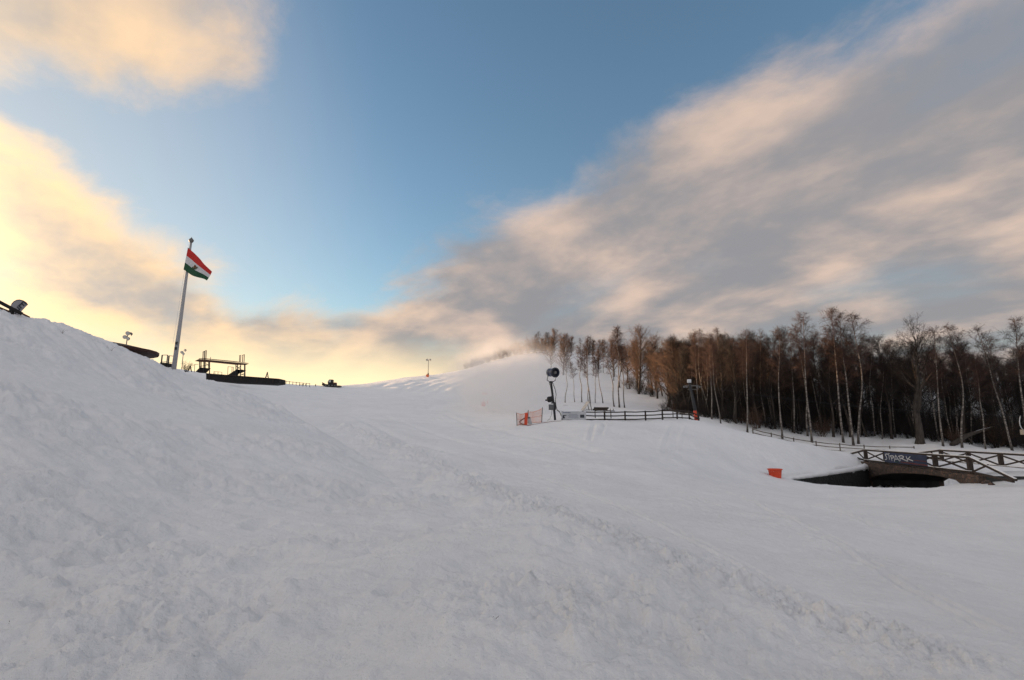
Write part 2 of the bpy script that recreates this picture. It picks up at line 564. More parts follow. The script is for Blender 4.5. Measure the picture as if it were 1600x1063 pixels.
def build_ground():
    fr = np.arange(-51.0, 51.01, 0.105)
    mid = np.arange(51.4, 78, 0.7)
    back = np.arange(80, 180.1, 4.0)
    ang = np.radians(np.concatenate([-back[::-1][:-1] if abs(back[-1] - 180) < 1e-6 else -back[::-1], -mid[::-1], fr, mid, back]))
    rr = [0.25, 0.6, 1.0, 1.5, 2.0, 2.6]
    while rr[-1] < 62:
        rr.append(rr[-1] * 1.0075)
    while rr[-1] < 260:
        rr.append(rr[-1] * 1.016)
    while rr[-1] < 4000:
        rr.append(rr[-1] * 1.12)
    rr = np.array(rr)
    na, nr = len(ang), len(rr)
    X = (np.sin(ang)[None, :] * rr[:, None]).ravel()
    Y = (np.cos(ang)[None, :] * rr[:, None]).ravel() - 1.0
    Z = H(X, Y)
    Z = Z + detail(X, Y, Z)
    co = np.empty((na * nr + 1, 3), np.float32)
    co[:-1, 0], co[:-1, 1], co[:-1, 2] = X, Y, Z
    co[-1] = (0, -1.0, float(Z[:na].mean()))
    i = np.arange(nr - 1)[:, None] * na
    j = np.arange(na)[None, :]
    jn = (j + 1) % na
    quads = np.stack([i + j, i + na + j, i + na + jn, i + jn], -1).reshape(-1, 4)[:, ::-1]
    c = np.arange(na)
    tris = np.stack([np.full(na, na * nr), c, (c + 1) % na], 1)[:, ::-1]
    me = bpy.data.meshes.new('snow_ground')
    me.vertices.add(len(co))
    me.vertices.foreach_set('co', co.ravel())
    nl = quads.size + tris.size
    me.loops.add(nl)
    me.loops.foreach_set('vertex_index', np.concatenate([quads.ravel(), tris.ravel()]).astype(np.int32))
    npoly = len(quads) + len(tris)
    me.polygons.add(npoly)
    ls = np.concatenate([np.arange(len(quads)) * 4, quads.size + np.arange(len(tris)) * 3]).astype(np.int32)
    me.polygons.foreach_set('loop_start', ls)
    me.update(calc_edges=True)
    me.validate()
    me.polygons.foreach_set('use_smooth', np.ones(len(me.polygons), bool))
    me.materials.append(SNOW)
    o = bpy.data.objects.new('snow_ground', me)
    o['kind'] = 'structure'
    o['label'] = 'snow covered ski run with a trampled bank rising beside it'
    col.objects.link(o)
    # make sure it faces up
    if me.polygons[len(quads) // 2].normal.z < 0:
        me.flip_normals()
    return o


ground = build_ground()

# ------------------------------------------------------------------ mesh helpers
class MB:
    """collects shapes into one mesh"""
    def __init__(self):
        self.v, self.f = [], []

    def add(self, vs, fs):
        o = len(self.v)
        self.v += [tuple(map(float, p)) for p in vs]
        self.f += [tuple(i + o for i in f) for f in fs]
        return self

    def box(self, c, s, R=None):
        hx, hy, hz = s[0] / 2, s[1] / 2, s[2] / 2
        P = [Vector((x * hx, y * hy, z * hz)) for x in (-1, 1) for y in (-1, 1) for z in (-1, 1)]
        if R is not None:
            P = [R @ p for p in P]
        P = [p + Vector(c) for p in P]
        return self.add(P, [(0, 1, 3, 2), (4, 6, 7, 5), (0, 4, 5, 1), (2, 3, 7, 6), (0, 2, 6, 4), (1, 5, 7, 3)])

    def beam(self, p0, p1, w, h):
        p0, p1 = Vector(p0), Vector(p1)
        d = p1 - p0
        R = d.to_track_quat('X', 'Z').to_matrix()
        return self.box((p0 + p1) / 2, (d.length, w, h), R)

    def tube(self, pts, rad, n=6, cap=True):
        pts = [Vector(p) for p in pts]
        if not hasattr(rad, '__len__'):
            rad = [rad] * len(pts)
        vs, fs = [], []
        for i, p in enumerate(pts):
            d = (pts[min(i + 1, len(pts) - 1)] - pts[max(i - 1, 0)]).normalized()
            ref = Vector((0, 0, 1)) if abs(d.z) < 0.9 else Vector((1, 0, 0))
            a = d.cross(ref).normalized()
            b = d.cross(a)
            for k in range(n):
                t = 2 * math.pi * k / n
                vs.append(p + (a * math.cos(t) + b * math.sin(t)) * rad[i])
        for i in range(len(pts) - 1):
            for k in range(n):
                k2 = (k + 1) % n
                fs.append((i * n + k, i * n + k2, (i + 1) * n + k2, (i + 1) * n + k))
        if cap:
            fs.append(tuple(range(n))[::-1])
            fs.append(tuple((len(pts) - 1) * n + k for k in range(n)))
        return self.add(vs, fs)

    def lathe(self, prof, n=20, M=None, cap=True):
        """prof: (radius, z) pairs turned about z, then moved by M"""
        vs, fs = [], []
        for r, z in prof:
            for k in range(n):
                t = 2 * math.pi * k / n
                p = Vector((r * math.cos(t), r * math.sin(t), z))
                vs.append(M @ p if M is not None else p)
        for i in range(len(prof) - 1):
            for k in range(n):
                k2 = (k + 1) % n
                fs.append((i * n + k, i * n + k2, (i + 1) * n + k2, (i + 1) * n + k))
        if cap:
            fs.append(tuple(range(n))[::-1])
            fs.append(tuple((len(prof) - 1) * n + k for k in range(n)))
        return self.add(vs, fs)

    def prism(self, poly, a, b, M=None):
        """poly in (x, z), pushed from y=a to y=b"""
        n = len(poly)
        vs = [Vector((x, a, z)) for x, z in poly] + [Vector((x, b, z)) for x, z in poly]
        if M is not None:
            vs = [M @ p for p in vs]
        fs = [tuple(range(n)), tuple(range(2 * n - 1, n - 1, -1))] + [(i, i + n, (i + 1) % n + n, (i + 1) % n) for i in range(n)]
        return self.add(vs, fs)

    def mesh(self, name, m, smooth=False):
        me = bpy.data.meshes.new(name)
        me.from_pydata(self.v, [], self.f)
        me.validate()
        if smooth:
            me.polygons.foreach_set('use_smooth', np.ones(len(me.polygons), bool))
        if m is not None:
            me.materials.append(m)
        me.update()
        return me


def link(name, me, parent=None, loc=None):
    o = bpy.data.objects.new(name, me)
    col.objects.link(o)
    if parent is not None:
        o.parent = parent
    if loc is not None:
        o.location = loc
    return o


def part(name, mb, m, parent, smooth=False, label=None, kind=None):
    o = link(name, mb.mesh(name, m, smooth), parent)
    if label:
        o['label'] = label
    if kind:
        o['kind'] = kind
    return o


def tag(o, label, cat, group=None):
    o['label'], o['category'] = label, cat
    if group:
        o['group'] = group
    return o


def thing(name, label, cat, loc=(0, 0, 0), rotz=0.0, group=None):
    o = bpy.data.objects.new(name, None)
    o.empty_display_size = 0.2
    col.objects.link(o)
    o.location = tuple(map(float, loc))
    o.rotation_euler = (0, 0, rotz)
    return tag(o, label, cat, group)


def on_snow(px, Y, sink=0.0):
    """standing on the snow at depth Y below pixel column px"""
    x = (px - 800) / F_PX * Y / CP      # column at the horizon line, good enough for a foot
    d = ray(px, 660)
    x = d[0] / d[1] * Y
    return np.array((x, Y, h1(x, Y) - sink))


rnd = random.Random(11)
nrng = np.random.default_rng(5)

# ------------------------------------------------------------------ materials of the things
WOODM = mat('weathered_dark_wood', (0.052, 0.038, 0.031), 0.75, 0.45, 9, bump=0.3, stretch=(1, 1, 1))
WOODGREY = mat('grey_weathered_wood', (0.16, 0.135, 0.115), 0.8, 0.4, 8, bump=0.3)
STEEL = mat('grey_painted_steel', (0.42, 0.42, 0.43), 0.45, 0.12, 5, metal=0.0)
DARKSTEEL = mat('dark_painted_steel', (0.035, 0.037, 0.042), 0.5, 0.3, 7)
RUSTSTEEL = mat('brown_primed_steel', (0.10, 0.05, 0.035), 0.65, 0.4, 5)
BLACK = mat('black_rubber', (0.018, 0.018, 0.02), 0.55, 0.2, 8)
WHITEPOLE = mat('white_enamel_pole', (0.36, 0.355, 0.36), 0.4, 0.12, 3, stretch=(4, 4, 0.6))
RED = mat('orange_red_plastic', (0.72, 0.085, 0.035), 0.5, 0.15, 4)
ORANGE = mat('orange_net_plastic', (0.80, 0.22, 0.09), 0.6, 0.15, 5)
NETM = mat('faded_orange_netting', (0.80, 0.29, 0.14), 0.6, 0.15, 5)
BLUE = mat('navy_enamel', (0.035, 0.055, 0.11), 0.4, 0.2, 5)
LAMPGREY = mat('lamp_housing_grey', (0.17, 0.165, 0.16), 0.5, 0.3, 6)
GLASS = mat('lamp_front_glass', (0.55, 0.54, 0.5), 0.15, 0.1, 4, spec=0.6)
TERRACE = mat('tarred_boards', (0.022, 0.02, 0.02), 0.8, 0.35, 6)
ROOFMAT = mat('dark_brown_roofing', (0.035, 0.023, 0.02), 0.7, 0.35, 4)
EAVEMAT = mat('red_brown_eave_boards', (0.05, 0.022, 0.016), 0.7, 0.3, 5)

# ------------------------------------------------------------------ trees
def bark_birch():
    m = bpy.data.materials.new('birch_bark')
    m.use_nodes = True
    g = NT(m.node_tree)
    b = g.n['Principled BSDF']
    b.inputs['Roughness'].default_value = 0.8
    oc = g.new('ShaderNodeTexCoord').outputs['Object']
    z = g.sep(oc)[2]
    bands = g.noise(g.mapping(oc, (1.2, 1.2, 3.2)), 2.2, 5, 0.65)
    base = g.mix(g.step(bands, 0.44, 0.58), (0.065, 0.055, 0.048), (0.27, 0.24, 0.215))
    # old dark bark at the foot, thin brown stem at the top
    foot = g.step(g.add(z, g.mul(g.noise(oc, 1.3, 4, 0.6), 2.0)), 2.6, 0.9)
    c = g.mix(foot, base, (0.055, 0.047, 0.042))
    top = g.step(g.add(z, g.mul(g.noise(oc, 1.0, 3, 0.5), 3.0)), 11.0, 14.5)
    c = g.mix(top, c, (0.12, 0.075, 0.06))
    g.put(b.inputs['Base Color'], c)
    return m


BIRCHBARK = bark_birch()
DARKBARK = mat('dark_grey_bark', (0.075, 0.062, 0.053), 0.85, 0.5, 3.5, bump=0.4, stretch=(2, 2, 0.5))
TWIG_BIRCH = mat('red_brown_birch_twigs', (0.070, 0.041, 0.034), 0.8, 0.35, 0.5)
TWIG_DARK = mat('dark_brown_twigs', (0.030, 0.024, 0.021), 0.85, 0.35, 0.5)
TWIG_TAN = mat('tan_brown_twigs', (0.13, 0.080, 0.055), 0.85, 0.3, 0.5)


def spikes(P, D, L, Wd):
    """thin three-sided twigs: arrays of foot, direction, length, width"""
    n = len(P)
    ref = np.where(np.abs(D[:, 2:3]) < 0.9, np.array([[0., 0., 1.]]), np.array([[1., 0., 0.]]))
    A = np.cross(D, ref)
    A /= np.linalg.norm(A, axis=1, keepdims=True) + 1e-9
    B = np.cross(D, A)
    V = np.empty((n, 4, 3))
    for k in range(3):
        t = 2 * math.pi * k / 3
        V[:, k] = P + (A * math.cos(t) + B * math.sin(t)) * Wd[:, None]
    V[:, 3] = P + D * L[:, None]
    o = np.arange(n)[:, None] * 4
    F = np.concatenate([o + np.array([[0, 1, 3]]), o + np.array([[1, 2, 3]]), o + np.array([[2, 0, 3]])])
    return V.reshape(-1, 3), F


def fast_mesh(name, V, F, m, smooth=False):
    me = bpy.data.meshes.new(name)
    F = np.asarray(F, np.int32)
    k = F.shape[1]
    me.vertices.add(len(V))
    me.vertices.foreach_set('co', np.asarray(V, np.float32).ravel())
    me.loops.add(F.size)
    me.loops.foreach_set('vertex_index', F.ravel())
    me.polygons.add(len(F))
    me.polygons.foreach_set('loop_start', (np.arange(len(F)) * k).astype(np.int32))
    me.update(calc_edges=True)
    if smooth:
        me.polygons.foreach_set('use_smooth', np.ones(len(F), bool))
    me.materials.append(m)
    return me


def unit(a):
    return a / (np.linalg.norm(a, axis=-1, keepdims=True) + 1e-9)


def make_tree(seed, kind):
    """returns (trunk mesh, crown mesh, height) of one bare tree of its kind"""
    r = np.random.default_rng(seed)
    if kind == 'birch':
        Ht, r0, c0, nb, up, blen, droop, tw = 16.0, 0.108, r.uniform(.40, .52), 46, 0.62, 2.5, 0.5, TWIG_BIRCH
    elif kind == 'sapling':
        Ht, r0, c0, nb, up, blen, droop, tw = 11.0, 0.075, r.uniform(.42, .58), 30, 0.75, 1.5, 0.25, TWIG_BIRCH
    elif kind == 'dark':
        Ht, r0, c0, nb, up, blen, droop, tw = 13.0, 0.15, r.uniform(.22, .34), 44, 0.70, 3.0, -0.05, TWIG_DARK
    elif kind == 'oak':
        Ht, r0, c0, nb, up, blen, droop, tw = 13.0, 0.40, 0.26, 40, 0.60, 4.6, -0.1, TWIG_DARK
    else:  # 'round'
        Ht, r0, c0, nb, up, blen, droop, tw = 12.0, 0.20, 0.18, 56, 0.80, 4.0, -0.1, TWIG_TAN
    ns = 14
    t = np.linspace(0, 1, ns + 1)
    wob = r.normal(0, 1, (2, 3))
    amp = {'birch': 0.22, 'sapling': 0.25, 'dark': 0.4, 'oak': 0.5, 'round': 0.3}[kind]
    cx = amp * (wob[0, 0] * np.sin(t * 3.1) + 0.45 * wob[0, 1] * np.sin(t * 7 + 1) + 0.2 * wob[0, 2] * np.sin(t * 15)) * np.minimum(t * 3, 1)
    cy = amp * (wob[1, 0] * np.sin(t * 3.1) + 0.45 * wob[1, 1] * np.sin(t * 7 + 2) + 0.2 * wob[1, 2] * np.sin(t * 15)) * np.minimum(t * 3, 1)
    pts = np.stack([cx, cy, t * Ht - 0.35], 1)
    rad = r0 * (1 - t) ** 0.85 + 0.012
    rad[0] *= 1.5
    rad[1] *= 1.08
    tm = MB().tube(pts, list(rad), 7)
    if kind in ('dark', 'oak', 'round'):        # heavy limbs belong to the trunk's wood
        for i in range({'dark': 3, 'oak': 7, 'round': 8}[kind]):
            tt = r.uniform(c0, 0.6)
            p = np.array([np.interp(tt, t, pts[:, j]) for j in range(3)])
            az = r.uniform(0, 2 * math.pi)
            d = np.array([math.cos(az), math.sin(az), r.uniform(.7, 1.4)])
            d /= np.linalg.norm(d)
            L = blen * r.uniform(.7, 1.25)
            q = [p]
            for k in range(4):
                d = unit(d + r.normal(0, .16, 3) + np.array([0, 0, .05]))
                q.append(q[-1] + d * L / 4)
            rr = np.interp(tt, t, rad) * 0.62
            tm.tube(q, [rr, rr * .75, rr * .52, rr * .32, rr * .14], 5)
    trunk = tm.mesh('trunk', BIRCHBARK if kind in ('birch', 'sapling') else DARKBARK, True)
    # branches of the crown
    SP, SD, SL, SW = [], [], [], []
    cm = MB()
    for i in range(nb):
        tt = c0 + (0.985 - c0) * ((i + r.uniform(0, 1)) / nb) ** (0.9)
        p = np.array([np.interp(tt, t, pts[:, j]) for j in range(3)])
        az = i * 2.39996 + r.normal(0, .5)
        rel = (tt - c0) / (1 - c0)
        prof = {'birch': (0.55 + 0.9 * rel) * (1.05 - rel ** 2.2), 'sapling': (0.6 + .7 * rel) * (1.05 - rel ** 2), 'dark': (1.1 - 0.75 * rel), 'oak': (1.1 - 0.6 * rel), 'round': math.sqrt(max(0.05, 1 - (rel * 1.6 - .6) ** 2))}[kind]
        L = blen * max(0.22, prof) * r.uniform(.65, 1.2)
        el = up * r.uniform(.7, 1.25) + 0.35 * rel
        d = np.array([math.cos(az) * math.cos(el), math.sin(az) * math.cos(el), math.sin(el)])
        rr = min(np.interp(tt, t, rad) * 0.55, 0.010 + 0.013 * L)
        q, k4 = [p], 5
        dd = [d]
        for k in range(k4):
            d = unit(d + r.normal(0, .14, 3) + np.array([0, 0, (-droop * 0.28 if k > 1 else 0.08)]))
            q.append(q[-1] + d * L / k4)
            dd.append(d)
        q, dd = np.array(q), np.array(dd)
        cm.tube(q, [rr * (1 - .17 * k) for k in range(k4 + 1)], 3, False)
        # first twigs, then second twigs on those
        n1 = int(7 + 4.5 * L)
        s = r.uniform(0.18, 1.0, n1) * k4
        ii = np.minimum(s.astype(int), k4 - 1)
        fp = q[ii] + (q[ii + 1] - q[ii]) * (s - ii)[:, None]
        fd = unit(dd[ii + 1] * 0.75 + r.normal(0, .55, (n1, 3)) + np.array([0, 0, .10 - droop * .35]))
        fl = r.uniform(.45, 1.15, n1) * (0.45 + 0.17 * L) * (1.1 if kind in ('oak', 'round', 'dark') else 1)
        SP.append(fp); SD.append(fd); SL.append(fl); SW.append(np.full(n1, .0085))
        m2 = 9 if kind == 'dark' else 6
        n2 = n1 * m2
        pi = np.repeat(np.arange(n1), m2)
        u = r.uniform(.15, 1, n2)
        gp = fp[pi] + fd[pi] * (fl[pi] * u)[:, None]
        gd = unit(fd[pi] * 0.7 + r.normal(0, .55, (n2, 3)) + np.array([0, 0, -droop * .8 + .05]))
        gl = r.uniform(.25, .8, n2) * (0.7 + .12 * L)
        SP.append(gp); SD.append(gd); SL.append(gl); SW.append(np.full(n2, .0062))
    V, F = spikes(np.concatenate(SP), np.concatenate(SD), np.concatenate(SL), np.concatenate(SW))
    bv = np.array(cm.v)
    bf = np.array([f for f in cm.f if len(f) == 4])
    bt = np.concatenate([bf[:, [0, 1, 2]], bf[:, [0, 2, 3]]])
    crown = fast_mesh('crown', np.concatenate([V, bv]), np.concatenate([F, bt + len(V)]), tw)
    return trunk, crown, Ht


def make_shrub(seed, h=2.4, spread=1.3, stems=26, m=None):
    """a many-stemmed leafless bush"""
    r = np.random.default_rng(seed)
    mb = MB()
    SP, SD, SL, SW = [], [], [], []
    for i in range(stems):
        az = r.uniform(0, 2 * math.pi)
        lean = r.uniform(.05, .55)
        d = np.array([math.cos(az) * lean, math.sin(az) * lean, 1.0])
        d = unit(d)
        L = h * r.uniform(.55, 1.1)
        p = np.array([math.cos(az), math.sin(az), 0]) * r.uniform(0, .3) * spread * .5 - np.array([0, 0, .15])
        q = [p]
        for k in range(4):
            d = unit(d + r.normal(0, .12, 3))
            q.append(q[-1] + d * L / 4)
        q = np.array(q)
        mb.tube(q, [.016, .013, .010, .007, .003], 3, False)
        n1 = 16
        s = r.uniform(.25, 1, n1) * 4
        ii = np.minimum(s.astype(int), 3)
        fp = q[ii] + (q[ii + 1] - q[ii]) * (s - ii)[:, None]
        fd = unit(unit(q[ii + 1] - q[ii]) * .8 + r.normal(0, .5, (n1, 3)))
        fl = r.uniform(.25, .8, n1) * h * .3
        SP.append(fp); SD.append(fd); SL.append(fl); SW.append(np.full(n1, .007))
        pi = np.repeat(np.arange(n1), 4)
        gp = fp[pi] + fd[pi] * (fl[pi] * r.uniform(.2, 1, n1 * 4))[:, None]
        gd = unit(fd[pi] * .8 + r.normal(0, .5, (n1 * 4, 3)))
        SP.append(gp); SD.append(gd); SL.append(fl[pi] * r.uniform(.3, .8, n1 * 4)); SW.append(np.full(n1 * 4, .005))
    V, F = spikes(np.concatenate(SP), np.concatenate(SD), np.concatenate(SL), np.concatenate(SW))
    stems_me = mb.mesh('stems', m or TWIG_DARK, True)
    return stems_me, fast_mesh('crown', V, F, m or TWIG_DARK)


PROTO = {k: [make_tree(100 * j + 7 + i, k) for i in range(n)] for j, (k, n) in enumerate((('birch', 7), ('sapling', 5), ('dark', 7), ('oak', 1), ('round', 3)))}
SHRUB = [make_shrub(900 + i, 2.4, 1.4, 26, (TWIG_DARK, TWIG_TAN, TWIG_DARK)[i]) for i in range(3)]
NAMES = {'birch': 'birch_tree', 'sapling': 'young_birch_tree', 'dark': 'bare_tree', 'oak': 'oak_tree', 'round': 'bare_tree'}


def tree(kind, base, height, lean=(0, 0), label='', group=None, variant=None, wide=1.0, cat='tree'):
    tr, cr, h0 = PROTO[kind][variant if variant is not None else rnd.randrange(len(PROTO[kind]))]
    o = bpy.data.objects.new(NAMES[kind], None)
    o.empty_display_size = 0.3
    col.objects.link(o)
    o.location = tuple(map(float, base))
    ax = Vector((lean[0], lean[1], 1.0)).normalized()
    o.rotation_mode = 'QUATERNION'
    o.rotation_quaternion = Vector((0, 0, 1)).rotation_difference(ax) @ Euler((0, 0, rnd.uniform(0, 6.283))).to_quaternion()
    s = height / (h0 - 0.35)
    w = s * wide
    o.scale = (w, w, s)
    link('trunk', tr, o)
    link('crown', cr, o)
    return tag(o, label, cat, group)


def tree_px(kind, bpx, bpy_, tpx, tpy, Y, label, group=None, **kw):
    """a tree whose foot and top the photograph shows"""
    f, tp = at(bpx, bpy_, Y), at(tpx, tpy, Y)
    z = h1(f[0], f[1])
    f = np.array((f[0], f[1], z - 0.05))
    d = tp - f
    return tree(kind, f, float(np.linalg.norm(d)), (d[0] / d[2], rnd.uniform(-.03, .03)), label, group, **kw)


def shrub(base, h, label, group, variant=None):
    st, cr = SHRUB[variant if variant is not None else rnd.randrange(3)]
    o = bpy.data.objects.new('leafless_bush', None)
    col.objects.link(o)
    o.location = tuple(map(float, base))
    o.rotation_euler = (0, 0, rnd.uniform(0, 6.28))
    s = h / 2.4
    o.scale = (s * 1.15, s * 1.15, s)
    link('stems', st, o)
    link('crown', cr, o)
    return tag(o, label, 'bush', group)


# single birches that stand out at the front of the dark wood
G_FRONT = 'white birches along the front of the dark wood'
L_FRONT = 'slender white-barked birch along the front of the dark wood'
FRONT = [(1112, 655, 1106, 522, 66, 'straight pale birch directly behind the drag lift pylon'), (1167, 666, 1166, 516, 63, 'straight bright birch standing where the rustic rail fence begins'),
         (1222, 678, 1223, 512, 63, 'upright bright birch rising from the middle of the rustic fence'), (1241, 676, 1234, 520, 66, 'thinner birch crossing behind the upright birch over the rustic fence'),
         (1268, 683, 1253, 492, 62, 'tall bright birch, thicker of the leaning pair over the fence'), (1262, 680, 1243, 508, 65, 'thinner birch of the leaning pair over the fence'),
         (1317, 684, 1301, 482, 62, 'tallest birch of the wood, first of the three together'), (1333, 691, 1313, 491, 61, 'middle birch of the three tall ones standing together'),
         (1341, 692, 1329, 489, 61.5, 'birch nearest the banner of the three tall ones together'), (1474, 697, 1459, 514, 58, 'pale birch next to the thick dark oak'),
         (1503, 698, 1479, 507, 57, 'bright straight birch in front of the fallen trunk'), (1540, 701, 1524, 560, 56, 'short thin birch bending over the end of the fallen trunk'),
         (1604, 706, 1580, 500, 55, 'tall birch beside the hanging drag lift carrier'), (1092, 652, 1086, 540, 72, 'faint birch behind the red pad at the fence end'),
         (1148, 664, 1143, 530, 68, 'dim slender birch between the bowed birch and the rustic fence start'), (1197, 674, 1190, 518, 68, 'slender birch between the two upright bright birches over the fence'),
         (1400, 694, 1393, 530, 66, 'greyish birch just behind the lettered bridge banner'), (1368, 692, 1362, 526, 66, 'greyish birch behind the far end of the bridge handrail')]
for q in FRONT:
    tree_px('birch', *q[:5], q[5], G_FRONT)
tree_px('birch', 1126, 660, 1111, 546, 64, 'thin birch with a bowed white trunk beside the ski lift pylon', variant=2)
tree_px('birch', 1582, 706, 1519, 512, 56, 'strongly leaning grey birch beyond the bridge railing', variant=4)
tree_px('oak', 1437, 694, 1427, 520, 60, 'thick dark oak trunk with gnarled limbs behind the bridge', variant=0)

G_CLEAR = 'thin trees standing in the open snow behind the snow gun'
L_CLEAR = 'thin bare birch standing in open snow behind the snow gun'
for q in [(883, 627, 879, 545, 97), (898, 627, 892, 566, 99), (909, 627, 904, 545, 98), (919, 624, 907, 560, 101), (922, 630, 920, 528, 95), (930, 631, 929, 560, 96),
          (942, 628, 934, 550, 98), (960, 636, 946, 533, 90), (968, 637, 966, 513, 89), (976, 637, 968, 540, 89)]:
    tree_px('sapling', *q, L_CLEAR, G_CLEAR, wide=1.15)

# the dark wood: tree after tree up the slope
G_STEM = 'thin stems along the front of the dark wood'
_r = random.Random(21)
for i in range(34):
    px = _r.uniform(1100, 1600)
    Y = np.interp(px, [1100, 1300, 1440, 1600], [70, 66, 65, 60]) + _r.uniform(-1.5, 6)
    p = on_snow(px, Y, .05)
    hh = _r.uniform(6.0, 11.0)
    ln = (_r.gauss(-.02, .07), _r.gauss(0, .05))
    side = 'behind the rustic fence' if px < 1330 else ('behind the bridge banner' if px < 1450 else 'beyond the far bridge railing')
    lab = ('leaning' if math.hypot(*ln) > .08 else 'upright') + (' tall' if hh > 8.5 else ' short') + ' thin birch stem at the wood edge ' + side
    tree('sapling', p, hh, ln, lab, 'group of ' + lab, wide=.8)
EDGE_W = np.array([(7, 186), (15, 168), (24, 147), (29, 128), (29.5, 105), (24.5, 80), (25.5, 68), (31, 66), (40, 64.5), (49, 63), (52, 61), (57, 58), (68, 54), (85, 48)])
WOOD = np.concatenate([EDGE_W, [(140, 60), (150, 140), (110, 230), (20, 240)]])
G_WOOD, L_WOOD = 'bare dark trees of the wood', 'bare dark-trunked tree standing among others in the wood'
G_WB, L_WB = 'white birches deeper in the wood', 'pale birch trunk deeper inside the dark wood'
G_LIT, L_LIT = 'brown trees of the wood edge up the slope', 'tall red-brown bare tree at the wood edge up the snowy slope'


def scatter(n, gap, cond, seed, tries=9000):
    r = random.Random(seed)
    pts = []
    for _ in range(tries):
        x, y = r.uniform(2, 140), r.uniform(46, 225)
        if abs(x / y) > 1.08 or not cond(x, y):
            continue
        if not bool(_inside(np.array([x]), np.array([y]), WOOD)[0]):
            continue
        g = gap * (0.8 + 0.012 * max(0, y - 60))
        if all((x - a) ** 2 + (y - b) ** 2 > g * g for a, b in pts):
            pts.append((x, y))
            if len(pts) >= n:
                break
    return pts


def place(x, y):
    px = 800 + 830 * x / y
    if y > 150: return 'near the hill crest'
    if px < 1000: return 'above the open-snow birches'
    if px < 1075: return 'uphill of the timber fence'
    if px < 1165: return 'behind the drag lift pylon'
    if px < 1330: return 'above the descending rail fence'
    if px < 1440: return 'behind the bridge banner'
    return 'beyond the far bridge railing'


def look(kind, h, lean):
    a = 'tall' if h > 11.8 else ('low' if h < 9.6 else 'medium-high')
    b = 'leaning' if math.hypot(*lean) > .085 else 'upright'
    return a + ' ' + b + ' ' + {'birch': 'pale-barked birch', 'dark': 'bare dark-trunked tree', 'round': 'broad-crowned bare tree'}[kind]


for x, y in scatter(250, 2.15, lambda x, y: y < 104 and x > 0.36 * y - 4 and float(_segdist(np.array([x]), np.array([y]), EDGE_W)[0]) < 34, 3):
    z = h1(x, y) - 0.1
    d = float(_segdist(np.array([x]), np.array([y]), EDGE_W)[0])
    if rnd.random() < 0.24:
        kd, hh, ln = 'birch', rnd.uniform(10.5, 14.0), (rnd.gauss(-.03, .05), rnd.gauss(0, .04))
    else:
        kd, hh, ln = 'dark', rnd.uniform(8.0, 13.0) * (1.0 if d < 14 else 0.92), (rnd.gauss(-.02, .07), rnd.gauss(0, .05))
    lab = look(kd, hh, ln) + ' in the dense wood ' + place(x, y)
    tree(kd, (x, y, z), hh, ln, lab, lab.replace('in the dense', 'group in the'))
for x, y in scatter(125, 2.5, lambda x, y: y >= 78 and x < 0.46 * y and float(_segdist(np.array([x]), np.array([y]), EDGE_W)[0]) < 30, 4, 30000):
    z = h1(x, y) - 0.1
    k = rnd.random()
    d = float(_segdist(np.array([x]), np.array([y]), EDGE_W)[0])
    hgt = (7.2 if y > 165 else (8.6 if y > 150 else 10.5)) * rnd.uniform(.8, 1.15) * (1.0 if d < 15 else .85)
    kd, ln = 'birch' if k < .5 else ('round' if k < .72 else 'dark'), (rnd.gauss(0, .04), rnd.gauss(0, .03))
    lab = 'red-brown ' + look(kd, hgt, ln) + ' at the wood edge ' + place(x, y)
    tree(kd, (x, y, z), hgt, ln, lab, 'group of ' + lab, wide=1.25)
tree_px('round', 880, 585, 881, 529, 150, 'broad round-crowned bare tree on the crest above the snow gun', variant=0, wide=1.15)
tree_px('round', 860, 578, 862, 531, 160, 'spreading bare tree on the crest next to the snow mist', variant=1, wide=1.1)
tree_px('round', 998, 612, 997, 519, 118, 'large dome-crowned bare tree behind the tall birch', variant=2, wide=1.1)
tree_px('birch', 968, 600, 966, 514, 130, 'tall narrow birch rising above its neighbours at the wood edge', variant=1, wide=1.2)

# bushes
G_B1 = 'bushes along the crest of the ski hill'
for i, (px, Y, h) in enumerate([(727, 182, 2.2), (736, 182, 3.2), (744, 183, 3.8), (752, 184, 3.0), (762, 185, 3.8), (772, 186, 3.4), (783, 187, 4.2), (794, 188, 3.6), (806, 188, 5.0), (815, 189, 4.6), (826, 189, 5.2), (836, 188, 6), (846, 186, 5.5), (853, 182, 6.5)]):
    shrub(on_snow(px, Y), h, 'low leafless bush on the bare crest of the ski hill', G_B1, 1)
G_B2 = 'bushes at the foot of the wood'
for i, (px, Y, h) in enumerate([(1040, 74, 1.7), (1048, 73, 2.0), (1056, 72, 2.1), (1064, 71, 2.3), (1072, 72, 2.2), (1082, 71, 2.4), (1094, 70, 2.4), (1104, 68, 2.6), (1001, 122, 4.5), (1010, 118, 4.0), (1022, 112, 4.0), (985, 128, 4.0),
                               (1137, 66, 2.5), (1180, 66, 2.8), (1205, 67, 2.5), (1248, 66, 3.0), (1283, 65, 2.6), (1380, 65, 2.4), (1418, 64, 2.6), (1455, 63, 2.5), (1486, 62, 2.0), (1549, 60, 3.6), (1553, 60.4, 3.2), (1570, 60, 2.4), (1596, 58, 2.2)]):
    _p = on_snow(px, Y)
    shrub(_p, h, ('tall' if h > 3.2 else 'low') + ' dense leafless bush at the wood foot ' + place(_p[0], _p[1]), G_B2 + ' ' + place(_p[0], _p[1]))


